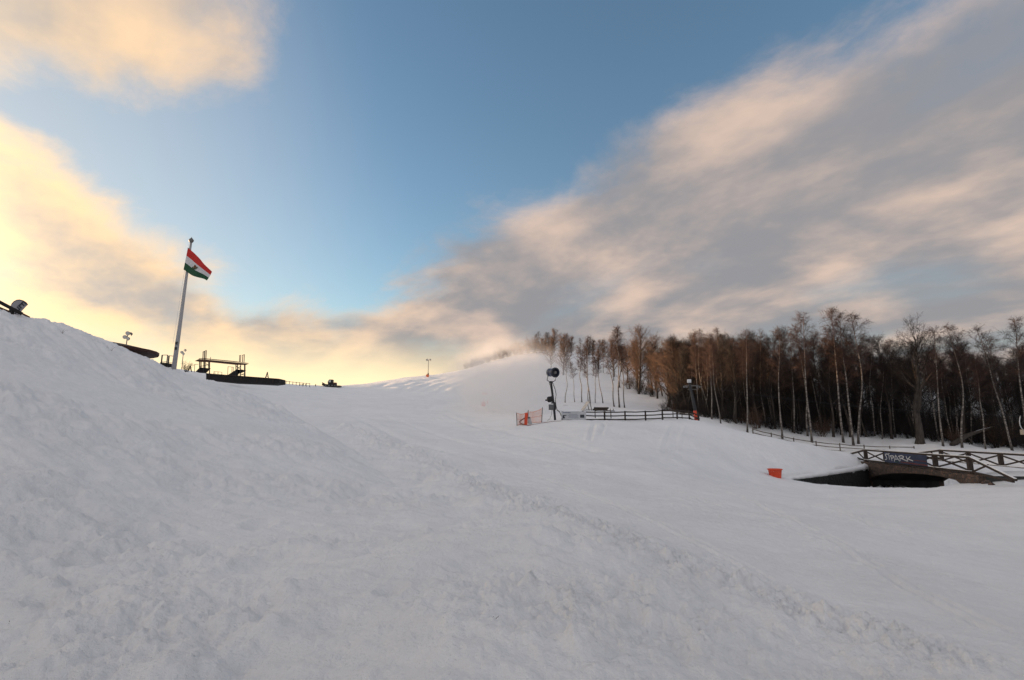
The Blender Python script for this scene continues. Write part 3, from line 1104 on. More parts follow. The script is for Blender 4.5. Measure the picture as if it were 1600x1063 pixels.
def brushwood():
    """the tangle of thin stems between the trees that nobody could count"""
    r = np.random.default_rng(77)
    pts = []
    while len(pts) < 3600:
        x, y = r.uniform(20, 120, 4000), r.uniform(58, 130, 4000)
        k = _inside(x, y, WOOD) & (np.abs(x / y) < 1.06) & (_segdist(x, y, EDGE_W) < 34) & (_segdist(x, y, EDGE_W) > np.where(x > 30, 2.2, 0.8)) & (x > 0.30 * y)
        pts += list(zip(x[k], y[k]))
    pts = np.array(pts[:3600])
    z = H(pts[:, 0], pts[:, 1])
    P, D, L, Wd = [], [], [], []
    for i in range(len(pts)):
        n = 7
        d = unit(np.stack([r.normal(0, .22, n), r.normal(0, .22, n), np.ones(n)], 1))
        p = np.tile((pts[i, 0], pts[i, 1], z[i] - .1), (n, 1)) + np.stack([r.normal(0, .5, n), r.normal(0, .5, n), np.zeros(n)], 1)
        l = r.uniform(1.6, 5.0, n)
        P.append(p); D.append(d); L.append(l); Wd.append(np.full(n, .017))
        m = n * 9
        pi = np.repeat(np.arange(n), 9)
        gp = p[pi] + d[pi] * (l[pi] * r.uniform(.25, 1, m))[:, None]
        gd = unit(d[pi] * .6 + r.normal(0, .5, (m, 3)))
        P.append(gp); D.append(gd); L.append(r.uniform(.4, 1.3, m)); Wd.append(np.full(m, .0075))
    V, F = spikes(np.concatenate(P), np.concatenate(D), np.concatenate(L), np.concatenate(Wd))
    o = link('brushwood', fast_mesh('brushwood', V, F, TWIG_DARK))
    o['kind'] = 'stuff'
    tag(o, 'tangled leafless undergrowth between the trunks of the wood', 'undergrowth')


brushwood()

# fallen tree lying in the wood
_a, _b, _c, _d = at(1487, 692, 59), at(1532, 673.5, 60), at(1556, 667, 61), at(1572, 652, 62)
ft = thing('fallen_tree', 'fallen snow-dusted tree trunk propped at a slant in the wood', 'tree', (_a[0], _a[1], h1(_a[0], _a[1])))
o0 = np.array(ft.location)
ftp = [_a - o0 - (0, 0, .25), (_a + _b) / 2 - o0 + (0, 0, .1), _b - o0, _c - o0, _d - o0]
part('trunk', MB().tube(ftp, [.30, .24, .15, .09, .04], 7), DARKBARK, ft, True)
part('snow_cap', MB().tube([p + np.array((0, 0, .13 - .018 * i)) for i, p in enumerate(ftp[:4])], [.10, .10, .06, .03], 6), SNOW, ft, True)
part('branch', MB().tube([ftp[1], ftp[1] + (.5, 0, -.6), ftp[1] + (-.1, .1, -1.4)], [.10, .08, .05], 6), DARKBARK, ft, True)

# ------------------------------------------------------------------ retaining wall of the sunken way
def stone_material(name, c1, c2, mortar, scale):
    m = bpy.data.materials.new(name)
    m.use_nodes = True
    g = NT(m.node_tree)
    b = g.n['Principled BSDF']
    b.inputs['Roughness'].default_value = 0.85
    geo = g.new('ShaderNodeNewGeometry').outputs['Position']
    vo = g.new('ShaderNodeTexVoronoi', feature='F1')
    g.put(vo.inputs['Vector'], geo)
    vo.inputs['Scale'].default_value = scale
    ve = g.new('ShaderNodeTexVoronoi', feature='DISTANCE_TO_EDGE')
    g.put(ve.inputs['Vector'], geo)
    ve.inputs['Scale'].default_value = scale
    r, gg, bb = g.sep(vo.outputs['Color'])
    c = g.mix(r, c1, c2)
    c = g.mix(g.mul(gg, 0.6), c, tuple(x * 0.45 for x in c1))
    c = g.mix(g.step(ve.outputs['Distance'], 0.09, 0.03), c, mortar)
    g.put(b.inputs['Base Color'], c)
    bp = g.new('ShaderNodeBump')
    bp.inputs['Strength'].default_value = 0.8
    bp.inputs['Distance'].default_value = 0.06
    g.put(bp.inputs['Height'], g.step(ve.outputs['Distance'], 0.0, 0.14))
    g.put(b.inputs['Normal'], bp.outputs[0])
    return m


STONE = stone_material('rubble_stone', (0.085, 0.062, 0.050), (0.16, 0.095, 0.070), (0.05, 0.045, 0.04), 3.6)
DARKSTONE = stone_material('near_black_stone', (0.012, 0.012, 0.012), (0.022, 0.021, 0.02), (0.01, 0.01, 0.01), 2.5)  # near-black base colours for the retaining wall
CONCRETE = mat('darkened_concrete', (0.075, 0.075, 0.072), 0.85, 0.35, 1.6)  # concrete colour darkened to deepen the shade inside the arch

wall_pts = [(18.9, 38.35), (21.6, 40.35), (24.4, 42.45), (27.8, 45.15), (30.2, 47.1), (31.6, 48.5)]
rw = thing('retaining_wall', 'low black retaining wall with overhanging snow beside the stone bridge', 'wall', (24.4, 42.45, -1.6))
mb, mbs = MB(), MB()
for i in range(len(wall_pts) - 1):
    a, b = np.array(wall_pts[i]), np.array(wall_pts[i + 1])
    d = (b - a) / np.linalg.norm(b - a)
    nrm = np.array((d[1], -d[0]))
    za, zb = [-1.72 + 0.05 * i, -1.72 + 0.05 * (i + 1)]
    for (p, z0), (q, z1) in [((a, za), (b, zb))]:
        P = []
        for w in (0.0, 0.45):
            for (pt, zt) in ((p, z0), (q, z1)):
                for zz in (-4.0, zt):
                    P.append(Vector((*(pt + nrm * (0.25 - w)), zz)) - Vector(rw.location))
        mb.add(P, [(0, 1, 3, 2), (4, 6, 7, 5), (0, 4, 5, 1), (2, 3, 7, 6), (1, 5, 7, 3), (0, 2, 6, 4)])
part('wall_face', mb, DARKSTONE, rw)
r_ = random.Random(8)
pth, rads = [], []
for i in range(41):
    s = i / 40 * (len(wall_pts) - 1)
    k = min(int(s), len(wall_pts) - 2)
    a, b = np.array(wall_pts[k]), np.array(wall_pts[k + 1])
    p = a + (b - a) * (s - k)
    d = (b - a) / np.linalg.norm(b - a)
    nrm = np.array((d[1], -d[0]))
    p = p + nrm * (0.02 + r_.uniform(-.05, .05))
    pth.append(Vector((p[0], p[1], -1.62 + 0.05 * s + r_.uniform(-.03, .03))) - Vector(rw.location))
    rads.append(0.14 + 0.16 * s / 5 + r_.uniform(-.03, .05))
part('snow_cornice', MB().tube(pth, rads, 8), SNOW, rw, True)

# unseen dark sheet added over the cut's snow floor to blacken the arch
mb = MB()
mb.add([(x, y, -3.35) for x, y in CH], [tuple(range(len(CH)))])
so_ = link('unseen_dark_sheet', mb.mesh('unseen_dark_sheet', mat('glossy_black_sheet', (0.01, 0.011, 0.012), 0.08, 0.2, 1.5, spec=0.5)))
so_['kind'] = 'structure'

# ------------------------------------------------------------------ the bridge
BA = math.atan2(0.983, 0.185)
BZ = -0.85
br = thing('stone_bridge', 'small snow-covered stone arch bridge with dark timber railings', 'bridge', (28.55, 34.0, BZ), BA)
BL, BW = 14.6, 5.9                      # length along x, width towards -y
arch = [(0.5, -1.25), (0.95, -0.85), (1.6, -0.55), (2.8, -0.46), (4.5, -0.44), (6.2, -0.48), (7.8, -0.56), (9.4, -0.68), (11.0, -0.86), (12.4, -1.08), (13.4, -1.32), (14.2, -1.62)]
prof = [(-0.7, -0.06), (-0.7, -1.9), (0.3, -1.9)] + arch + [(14.3, -2.9), (15.2, -2.9), (15.2, -0.06)]
part('spandrel_wall', MB().prism(prof, 0.0, -0.38), STONE, br, label='rust-brown rubble stone arch face')
part('spandrel_wall', MB().prism(prof, -BW + .38, -BW), STONE, br)
vault = [(x, z + 0.02) for x, z in arch]
part('vault', MB().prism([(-0.6, -0.10), (-0.6, -1.6), (0.32, -1.85)] + vault + [(14.25, -2.6), (15.1, -2.6), (15.1, -0.10)], -0.385, -BW + .385), CONCRETE, br)
# snow on the deck, a low uneven sheet
mb = MB()
nx_, ny_ = 40, 12
vs = []
for i in range(nx_ + 1):
    for j in range(ny_ + 1):
        x, y = -0.75 + (BL + 1.5) * i / nx_, -0.30 - (BW - 0.6) * j / ny_
        e = min(j, ny_ - j) / ny_ * 2
        vs.append((x, y, 0.02 + 0.22 * e ** .5 + 0.03 * math.sin(x * 2.1 + j)))
fs = [(i * (ny_ + 1) + j, i * (ny_ + 1) + j + 1, (i + 1) * (ny_ + 1) + j + 1, (i + 1) * (ny_ + 1) + j) for i in range(nx_) for j in range(ny_)]
vs2 = [(x, y, -0.09) for x, y, z in vs]
bord = [(0, j) for j in range(ny_ + 1)] + [(i, ny_) for i in range(1, nx_ + 1)] + [(nx_, j) for j in range(ny_ - 1, -1, -1)] + [(i, 0) for i in range(nx_ - 1, 0, -1)]
bi = [i * (ny_ + 1) + j for i, j in bord]
N_ = len(vs)
fs += [(bi[k], bi[(k + 1) % len(bi)], bi[(k + 1) % len(bi)] + N_, bi[k] + N_) for k in range(len(bi))]
part('deck_snow', mb.add(vs + vs2, fs), SNOW, br, True)


def railing(y, xs, hgt, ext0, ext1, name='railing'):
    """posts, rails and crossed braces; ext0/ext1: end of the sloping rails (x, z)"""
    # the bottom beam carries the whole railing
    rl = part(name, MB().beam((xs[0] - .3, y, 0.06), (xs[-1] + .3, y, 0.06), .16, .15), WOODM, br)
    for k, x in enumerate(xs):
        part('post', MB().beam((x, y, -0.10), (x, y, hgt - 0.06), .24, .24), WOODM, rl)
    part('handrail', MB().beam((xs[0] - .12, y, hgt), (xs[-1] + .12, y, hgt), .18, .13), WOODM, rl)
    part('snow_cap', MB().beam((xs[0] - .10, y, hgt + .083), (xs[-1] + .10, y, hgt + .083), .15, .035), SNOW, rl)
    part('snow_cap', MB().beam((xs[0] - .2, y + .09, 0.15), (xs[-1] + .2, y + .09, 0.15), .10, .03), SNOW, rl)
    for a, b in zip(xs[:-1], xs[1:]):
        part('brace', MB().beam((a + .1, y + .035, .16), (b - .1, y + .035, hgt - .10), .06, .10), WOODM, rl)
        part('brace', MB().beam((a + .1, y - .035, hgt - .10), (b - .1, y - .035, .16), .06, .10), WOODM, rl)
    for (ex, ez), x in ((ext0, xs[0]), (ext1, xs[-1])):
        s = -1 if ex < x else 1
        part('end_rail', MB().beam((x + s * .13, y, hgt - .02), (ex, y, ez), .16, .13), WOODM, rl)
        part('end_rail', MB().beam((x + s * .32, y, 0.05), (ex - s * .2, y, ez - .10), .13, .12), WOODM, rl)
        part('brace', MB().beam((x + s * .25, y, 0.12), (x + (ex - x) * .45, y, hgt * .66 + ez * .30), .07, .09), WOODM, rl)
        part('snow_cap', MB().beam((x + s * .13, y, hgt + .064), (ex, y, ez + .084), .12, .03), SNOW, rl)
    return rl


rail_xs = [0.2, 3.9, 7.4, 10.9, 14.4]
near_rl = railing(-0.14, rail_xs, 0.95, (-3.6, -0.10), (18.0, 0.42))
railing(-BW + .14, [-4.2, -0.6, 3.0, 6.6, 10.2, 13.8], 0.98, (-7.8, 0.0), (17.4, 0.6))


def bl(x, y, z):
    """bridge-local to world"""
    return np.array(br.matrix_basis @ Vector((x, y, z)))


# banner on the railing
NAVY = mat('navy_banner_vinyl', (0.028, 0.043, 0.095), 0.55, 0.3, 1.2)
PRINTWHITE = mat('white_banner_print', (0.62, 0.64, 0.66), 0.6, 0.1, 3)
PRINTORANGE = mat('faded_orange_banner_print', (0.20, 0.055, 0.042), 0.6, 0.3, 6)
br_m = Matrix.Translation((28.55, 34.0, BZ)) @ Matrix.Rotation(BA, 4, 'Z')
bx0, bx1, bz0, bz1 = 10.7, 4.55, 0.12, 0.90      # left end (far) and right end (near)
bn = thing('railing_banner', 'navy vinyl banner with white hand-drawn lettering on the bridge railing', 'banner', br_m @ Vector((bx0, 0.0, bz0)), BA + math.pi)
bwid, bhei = bx0 - bx1, bz1 - bz0
mb = MB()
nb_ = 24
vs, fs = [], []
for i in range(nb_ + 1):
    for j in range(5):
        vs.append((bwid * i / nb_, -0.03 + 0.012 * math.sin(i * .9 + j), bhei * j / 4 + (0.012 * math.sin(i * 1.3) if j in (0, 4) else 0)))
for i in range(nb_):
    for j in range(4):
        fs.append((i * 5 + j, (i + 1) * 5 + j, (i + 1) * 5 + j + 1, i * 5 + j + 1))
n0 = len(vs)
vs += [(x, y + 0.006, z) for x, y, z in vs]
fs += [tuple(n0 + k for k in f[::-1]) for f in fs]
part('cloth', mb.add(vs, fs), NAVY, bn, True)


def bpt(x, y):
    """zoomed photo pixel of the banner to banner-local x, z"""
    s = (x - 155) / 1085.0
    top = 165 + 105 * s
    t = 1 - (y - top) / (325 - 25 * s)
    return s * bwid, t * bhei


def stroke(pts, w, name, m, parent, dy=-0.05):
    mb = MB()
    P = [bpt(*p) for p in pts]
    for (x0, z0), (x1, z1) in zip(P[:-1], P[1:]):
        d = Vector((x1 - x0, 0, z1 - z0)).normalized() * w * .35
        mb.beam(Vector((x0, dy, z0)) - d, Vector((x1, dy, z1)) + d, 0.012, w)
    return part(name, mb, m, parent)


LET = {
    'letter': [[[(262, 226), (215, 232), (203, 262), (226, 312), (240, 365), (228, 402), (184, 408)]], [[(300, 262), (310, 402)], [(272, 240), (322, 214)]],
               [[(356, 298), (376, 432)], [(326, 292), (400, 280), (440, 310), (420, 348), (368, 362)]],
               [[(490, 268), (438, 456)], [(490, 268), (577, 442)], [(462, 388), (546, 384)]],
               [[(592, 300), (600, 432)], [(560, 302), (640, 275), (702, 305), (684, 345), (612, 360)], [(622, 354), (780, 440)]],
               [[(764, 298), (796, 436)], [(862, 308), (790, 386)], [(792, 368), (918, 427)]]]}
for lt in LET['letter']:
    mb = MB()
    for ln in lt:
        P = [bpt(*p) for p in ln]
        for k_, ((x0, z0), (x1, z1)) in enumerate(zip(P[:-1], P[1:])):
            d = Vector((x1 - x0, 0, z1 - z0)).normalized() * .02
            mb.beam(Vector((x0, -0.052 - .001 * k_, z0)) - d, Vector((x1, -0.052 - .001 * k_, z1)) + d, 0.012, 0.068)
    part('letter', mb, PRINTWHITE, bn)
for (xa, ya), (xb, yb), w in (((950, 408), (1228, 436), .055), ((606, 470), (1245, 540), .085)):
    mb = MB()
    n_ = 16 if w > .06 else 9
    for k in range(n_):
        s0, s1 = (k + .08) / n_, (k + .86) / n_
        p, q = bpt(xa + (xb - xa) * s0, ya + (yb - ya) * s0), bpt(xa + (xb - xa) * s1, ya + (yb - ya) * s1)
        mb.beam((p[0], -.051, p[1]), (q[0], -.051, q[1]), .010, w * rnd.uniform(.75, 1.05))
    part('print_line', mb, PRINTORANGE, bn)
mb = MB()
p = bpt(470, 465)
part('print_mark', mb.box((p[0] + .2, -.05, p[1]), (.5, .010, .08)), mat('teal_banner_print', (0.02, 0.07, 0.065), .6, .2, 5), bn)

# rubble and dry leaves at the foot of the bridge
for i, (px, py, Y, s) in enumerate([(1543, 757, 31.3, .34), (1549, 759, 31.0, .22), (1533, 757, 31.6, .2)]):
    p = hit(px, py, 25, 60)
    r2 = random.Random(40 + i)
    mb = MB()
    mb.lathe([(s * .55, -.1), (s * .8, .05), (s * .6, s * .55), (s * .2, s * .7)], 7)
    mb.v = [(x * r2.uniform(.8, 1.3), y * r2.uniform(.8, 1.2), z) for x, y, z in mb.v]
    o = link('stone', mb.mesh('stone', STONE), None, p)
    tag(o, ('brown boulder breaking through snow at the bridge end', 'small brown stone beside the boulder at the bridge end', 'flat brown stone under the sloping bridge handrail')[i], 'stone')

# orange-red tub by the end of the retaining wall
p = at(1212, 750.5, 37.6)
tub = thing('plastic_tub', 'orange-red tapered plastic tub standing in the snow by the black wall', 'tub', (p[0], p[1], h1(p[0], p[1]) - 0.10), 0.3)
part('body', MB().lathe([(.34, 0.0), (.36, .05), (.43, .58), (.475, .60), (.475, .66), (.44, .66), (.43, .62), (.35, .10), (.02, .09)], 24), RED, tub, True)
part('snow_fill', MB().lathe([(.42, .50), (.40, .55), (.25, .60), (.03, .63)], 20), SNOW, tub, True)
part('rim', MB().lathe([(.46, .60), (.492, .605), (.492, .65), (.46, .655)], 24, cap=False), RED, tub, True)

# ------------------------------------------------------------------ rustic fence behind the shoulder
rf = [(1176, 671, 55), (1205, 678, 55.5), (1240, 686, 56), (1275, 691, 56.5), (1312, 694.5, 57), (1350, 697, 57.5), (1390, 698.5, 58), (1428, 699, 58)]
P0 = [at(*q) for q in rf]
fz = thing('rail_fence', 'thin grey rustic rail fence descending behind the snowy shoulder', 'fence', (P0[0][0], P0[0][1], h1(P0[0][0], P0[0][1])))
fo = np.array(fz.location)
for i, q in enumerate(P0):
    gz = h1(q[0], q[1])
    part('post', MB().tube([q - fo + (0, 0, .12), (q[0] - fo[0], q[1] - fo[1], gz - .3 - fo[2])], .055, 6), WOODGREY, fz, True)
for a, b in zip(P0[:-1], P0[1:]):
    for dz in (0.0, -.34, -.68):
        part('rail', MB().tube([a - fo + (0, -.07, dz + rnd.uniform(-.03, .03)), (a + b) / 2 - fo + (0, -.07, dz + rnd.uniform(-.06, .02)), b - fo + (0, -.07, dz)], .045, 6), WOODGREY, fz, True)

# ------------------------------------------------------------------ fence on the shelf
fpx = [(879, 45.4), (911, 45.5), (945, 45.7), (977, 46.0), (1009, 46.4), (1035.5, 47.0), (1058.5, 47.6), (1077.5, 48.4), (1092, 49.6)]
FP = [on_snow(a, b) for a, b in fpx]
fe = thing('timber_fence', 'dark three-rail timber fence with round posts on the snowy shelf', 'fence', FP[0])
fo = np.array(fe.location)
for i, q in enumerate(FP):
    part('post', MB().tube([q - fo + (0, 0, -.4), q - fo + (0, 0, .78 if i < 8 else .98)], .07, 8), WOODM, fe, True)
for a, b in zip(FP[:-1], FP[1:]):
    for dz in (.07, .38, .69):
        d = (b - a) / np.linalg.norm(b - a) * .1
        part('rail', MB().tube([a - d - fo + (0, -.09, dz + rnd.uniform(-.02, .02)), (a + b) / 2 - fo + (0, -.09, dz - .02), b + d - fo + (0, -.09, dz + rnd.uniform(-.02, .02))], [.055, .05, .048], 7), WOODM, fe, True)
# printed sheet on the fence
a, b = FP[0], FP[1]
da = b - a
wid = float(np.hypot(da[0], da[1])) + .38
sb = thing('fence_banner', 'white printed vinyl banner tied to the dark timber fence', 'banner', a + np.array((-.12, -.17, 0.06)), math.atan2(da[1], da[0]))
part('cloth', MB().box((wid / 2, 0, .35), (wid, .012, .70)), mat('white_banner_vinyl', (0.50, 0.51, 0.53), .6, .12, 2), sb)
PD = mat('dark_banner_print', (0.05, 0.055, 0.07), .6, .3, 8)
PB = mat('blue_grey_banner_print', (0.17, 0.19, 0.27), .6, .3, 8)
mb = MB()
for k in range(9):
    mb.box((.13 + k * .075 + .03, -.012, .60), (.055, .008, .07 if k % 3 else .09))
part('print_line', mb, PB, sb)
mb = MB()
mb.prism([(.10, .12), (.34, .12), (.24, .30), (.46, .36), (.44, .41), (.12, .38)], -.008, -.016)
part('print_mark', mb, PD, sb)
part('print_mark', MB().box((wid - .34, -.012, .30), (.36, .008, .26)), PD, sb)
mb = MB()
for k in range(4):
    mb.box((wid * .48, -.012, .45 - k * .09), (wid * .42 * rnd.uniform(.7, 1), .008, .022))
part('print_line', mb, PB, sb)
# red pad and gear at the fence end
q = FP[8] + np.array((-.28, -.18, -.02))
o = thing('safety_pad', 'red padded post cover at the end of the timber fence', 'pad', q)
part('body', MB().beam((0, 0, 0), (-.10, 0, 1.12), .26, .22), RED, o)
part('strap', MB().beam((-.03, 0, .33), (-.035, 0, .40), .28, .24), BLACK, o)
for i, (px, Y, hh, lab) in enumerate([(1052, 50.5, .75, 'short grey stake behind the timber fence, topped by snow'), (1066, 50.8, .70, 'short bare stake behind the timber fence near the red pad')]):
    o = thing('stake', lab, 'stake', on_snow(px, Y))
    part('shaft', MB().tube([(0, 0, -.3), (.02, 0, hh)], .045, 6), WOODGREY, o, True)
    part('crosspiece', MB().beam((-.25, -.06, hh - .12), (.35, -.06, hh - .10), .05, .07), WOODGREY, o)

# things lying behind the fence
kp = on_snow(922, 70)
o = thing('kicker_ramp', 'pale wooden wedge ramp tipped up in the snow behind the fence', 'ramp', kp, 0.2)
part('surface', MB().beam((-1.0, 0, -.05), (-.2, 0, 1.05), 1.2, .10), mat('pale_plywood', (.62, .58, .52), .7, .2, 3), o)
part('frame', MB().beam((-.15, -.5, 1.0), (.1, -.5, -.1), .08, .08).beam((-.15, .5, 1.0), (.1, .5, -.1), .08, .08).beam((-.75, -.5, .06), (.1, -.5, .06), .07, .07), WOODGREY, o)
o = thing('timber_stack', 'low stack of dark sleepers lying beside the pale ramp', 'timber', kp + np.array((1.25, .3, -.05)), 0.1)
for k in range(5):
    part('sleeper', MB().box((.1 + .05 * k, -.3 + .30 * (k % 3), .10 + .2 * (k // 3)), (1.9, .24, .18)), WOODM, o)
for px, py, ln, lab in [(886, 634.5, 1.3, 'dark plank lying half buried in snow near the snow gun'), (900, 631.5, 1.5, 'pale-edged plank lying in snow in front of the thin birches')]:
    p = hit(px, py, 50, 120)
    o = link('plank', MB().box((0, 0, .06), (ln, .22, .06), Euler((0, .08, 0)).to_matrix()).mesh('plank', WOODGREY), None, p)
    tag(o, lab, 'plank')
p = on_snow(939, 47.5)
o = thing('ski_rack', 'low rack with short pegs standing just behind the fence', 'rack', p + np.array((0, 0, .62)))
part('bar', MB().beam((-.5, 0, .12), (.25, 0, .22), .12, .12).beam((-.5, 0, .12), (-.5, 0, -.75), .07, .07).beam((.9, 0, .1), (.9, 0, -.75), .07, .07).beam((.2, 0, .12), (1.25, 0, .06), .06, .06), WOODM, o)
for k in range(4):
    part('peg', MB().beam((.32 + .26 * k, 0, .08), (.36 + .26 * k, 0, .27), .05, .05), WOODM, o)

# ------------------------------------------------------------------ snow gun
gp = on_snow(868, 46.0)
sg = thing('snow_gun', 'dark fan snow gun with a blue barrel on a tall leaning mast', 'snow gun', gp)
top = np.array((-.34, 0, 3.25))
part('mast', MB().tube([(0, 0, -.4), top * .35, top], [.10, .105, .095], 10), DARKSTEEL, sg, True)
ax = Vector((-.52, .85, .10)).normalized()
M = Matrix.Translation(Vector(top) + Vector((.12, -.15, .86))) @ ax.to_track_quat('Z', 'Y').to_matrix().to_4x4() @ Matrix.Diagonal((.93, .93, .85, 1))
bar = part('barrel', MB().lathe([(.34, -.52), (.435, -.50), (.44, -.30), (.37, -.26), (.355, .20), (.375, .24), (.375, .44), (.33, .46), (.31, .40), (.31, -.40)], 28, M, cap=False), BLUE, sg, True)
part('intake_ring', MB().lathe([(.375, -.54), (.46, -.545), (.465, -.47), (.44, -.45)], 28, M, cap=False), DARKSTEEL, bar, True)
part('fan_hub', MB().lathe([(.05, -.60), (.12, -.58), (.15, -.52), (.15, -.30)], 16, M), LAMPGREY, bar, True)
mb = MB()
for k in range(9):
    t = 2 * math.pi * k / 9
    R = M @ Matrix.Rotation(t, 4, 'Z')
    mb.add([R @ Vector(p) for p in ((.10, -.05, -.40), (.10, .05, -.36), (.40, .12, -.32), (.40, -.06, -.42))], [(0, 1, 2, 3)])
part('fan_blade', mb, DARKSTEEL, bar)
part('backing_disc', MB().lathe([(.02, -.28), (.31, -.28), (.31, -.26), (.02, -.26)], 24, M), BLACK, bar, True)
part('nozzle_ring', MB().lathe([(.30, .47), (.385, .46), (.39, .54), (.31, .55)], 24, M, cap=False), STEEL, bar, True)
mb = MB()
for s in (-1, 1):
    side = ax.cross(Vector((0, 0, 1))).normalized() * s
    c0 = Vector(top) + Vector((.12, -.15, .86))
    mb.tube([Vector(top) + Vector((0, 0, .0)), Vector(top) + side * .42 + Vector((0, 0, .18)), c0 + side * .46 + Vector((0, 0, -.25)), c0 + side * .455], .035, 6)
part('yoke', mb, DARKSTEEL, sg, True)
part('head', MB().box(Vector(top) + Vector((0, 0, .04)), (.30, .28, .14)), DARKSTEEL, sg)
mb = MB().lathe([(.16, -.26), (.24, -.2), (.25, .18), (.17, .26)], 14, Matrix.Translation((-.44, -.10, 1.80)) @ Matrix.Rotation(1.4, 4, 'Y')).box((-.78, -.1, 1.72), (.16, .14, .12))
part('compressor', mb, BLACK, sg, True)
part('control_box', MB().box((-.36, -.05, 1.12), (.42, .34, .46)), mat('grey_control_cabinet', (.12, .13, .135), .5, .2, 5), sg)
part('box_snow', MB().box((-.38, -.05, 1.385), (.38, .30, .07)), SNOW, sg)
part('sleeve', MB().tube([(-.10, .0, .9), (-.17, 0, 1.55)], .19, 10), DARKSTEEL, sg, True)
part('cable', MB().tube([top + (.1, -.1, .05), (-.02, -.12, 2.7), (.08, -.14, 2.2), (.0, -.14, 1.7), (.06, -.14, 1.2), (.16, -.14, .85)], .028, 6), BLACK, sg, True)
part('cable', MB().tube([top + (-.18, -.1, .0), (-.42, -.12, 2.95), (-.36, -.12, 2.6), (-.24, -.1, 2.3)], .022, 6), BLACK, sg, True)
part('cable', MB().tube([(-.3, -.1, .9), (-.34, -.12, .5), (-.5, -.15, .1), (-.7, -.2, .0)], .018, 6), BLACK, sg, True)
e = FP[0] - gp
part('hose', MB().tube([(.12, -.14, .9), (.35, -.16, .72), (.5, -.2, .35), e + np.array((-.05, -.25, .1))], .04, 7), BLACK, sg, True)

# long hose to the hydrant
hp = [hit(878, 659.5), hit(862, 660.5), hit(846, 663), hit(828, 666), hit(817, 664.5), hit(812, 661)]
HOSE = mat('red_brown_hose', (0.16, 0.045, 0.035), .6, .3, 4)
o = thing('water_hose', 'red-brown water hose looping over snow from banner to hydrant', 'hose', hp[0])
pts = [q - hp[0] + np.array((0, 0, .05)) for q in hp]
hy = on_snow(822, 44.0)
pts += [hy - hp[0] + np.array((-.45, -.15, .35)), hy - hp[0] + np.array((-.12, -.10, .55))]
sm = []
for i in range(len(pts) - 1):
    for k in range(5):
        t = k / 5
        p_1, p0_, p1_, p2_ = pts[max(i - 1, 0)], pts[i], pts[i + 1], pts[min(i + 2, len(pts) - 1)]
        sm.append(.5 * ((2 * p0_) + (-p_1 + p1_) * t + (2 * p_1 - 5 * p0_ + 4 * p1_ - p2_) * t ** 2 + (-p_1 + 3 * p0_ - 3 * p1_ + p2_) * t ** 3))
sm.append(pts[-1])
part('line', MB().tube(sm, .045, 7), HOSE, o, True)
o = thing('hydrant', 'red padded snowmaking hydrant standing in front of the orange net', 'hydrant', hy)
part('pad', MB().beam((-.05, 0, -.1), (.03, 0, .98), .30, .24), RED, o)
part('valve_box', MB().box((.30, .05, .30), (.28, .28, .72), Euler((0, -.25, 0)).to_matrix()), STEEL, o)
part('valve', MB().tube([(-.05, 0, .55), (.30, -.1, .60)], .05, 7), DARKSTEEL, o, True)

# orange net
NP = [on_snow(808, 44.8), on_snow(825, 45.6), on_snow(846, 44.6)]
o = thing('safety_net', 'sagging pale orange safety net on three dark poles', 'net', NP[0])
for i, q in enumerate(NP):
    part('pole', MB().tube([q - NP[0] + (0, 0, -.3), q - NP[0] + ((-.05, 0, 1.05), (0.02, 0, 1.12), (.10, 0, 1.28))[i]], .032, 6), DARKSTEEL, o, True)
for k in range(2):
    a, b = NP[k] - NP[0], NP[k + 1] - NP[0]
    ta, tb = ((1.0, .98), (.98, 1.20))[k]
    V, Fq = [], []
    nu, nv = 15, 14
    def npnt(s, t):
        sag = -.14 * 4 * s * (1 - s) * t
        p = a + (b - a) * s
        lo, hi = .02 + .06 * s * k, ta + (tb - ta) * s
        return Vector(p) + Vector((0.04 * math.sin(s * 9), .05 * math.sin(s * 6 + t * 3), lo + (hi - lo) * t + sag))
    mb = MB()
    for i in range(nu + 1):
        for j in range(nv):
            mb.tube([npnt(i / nu, j / nv), npnt(i / nu, (j + 1) / nv)], .009, 3, False)
    for j in range(nv + 1):
        for i in range(nu):
            mb.tube([npnt(i / nu, j / nv), npnt((i + 1) / nu, j / nv)], .007 if j not in (0, nv, nv // 2) else .022, 3, False)
    part('netting', mb, NETM, o)

# orange markers further up in the mist
for px, Y, w, h, lab in [(755, 74, .50, .72, 'orange marker pad in the mist below the hill mast'), (761.5, 80, .26, .42, 'small orange marker behind the larger pad in mist'), (757, 100, .95, .55, 'faint orange net panel higher up in the mist'), (763, 125, .8, .7, 'farthest orange panel almost lost in the mist')]:
    q = on_snow(px, Y)
    o = thing('marker_pad', lab, 'marker', q)
    part('panel', MB().prism([(-w / 2, 0), (w / 2, 0), (w * .55, h * .7), (w * .2, h), (-w * .1, h * .82), (-w * .5, h * .9)], -.05, .05), RED if w < .6 else ORANGE, o)
    part('pole', MB().tube([(0, .08, -.2), (.02, .08, h * 1.45)], .02, 5), RED, o, True)

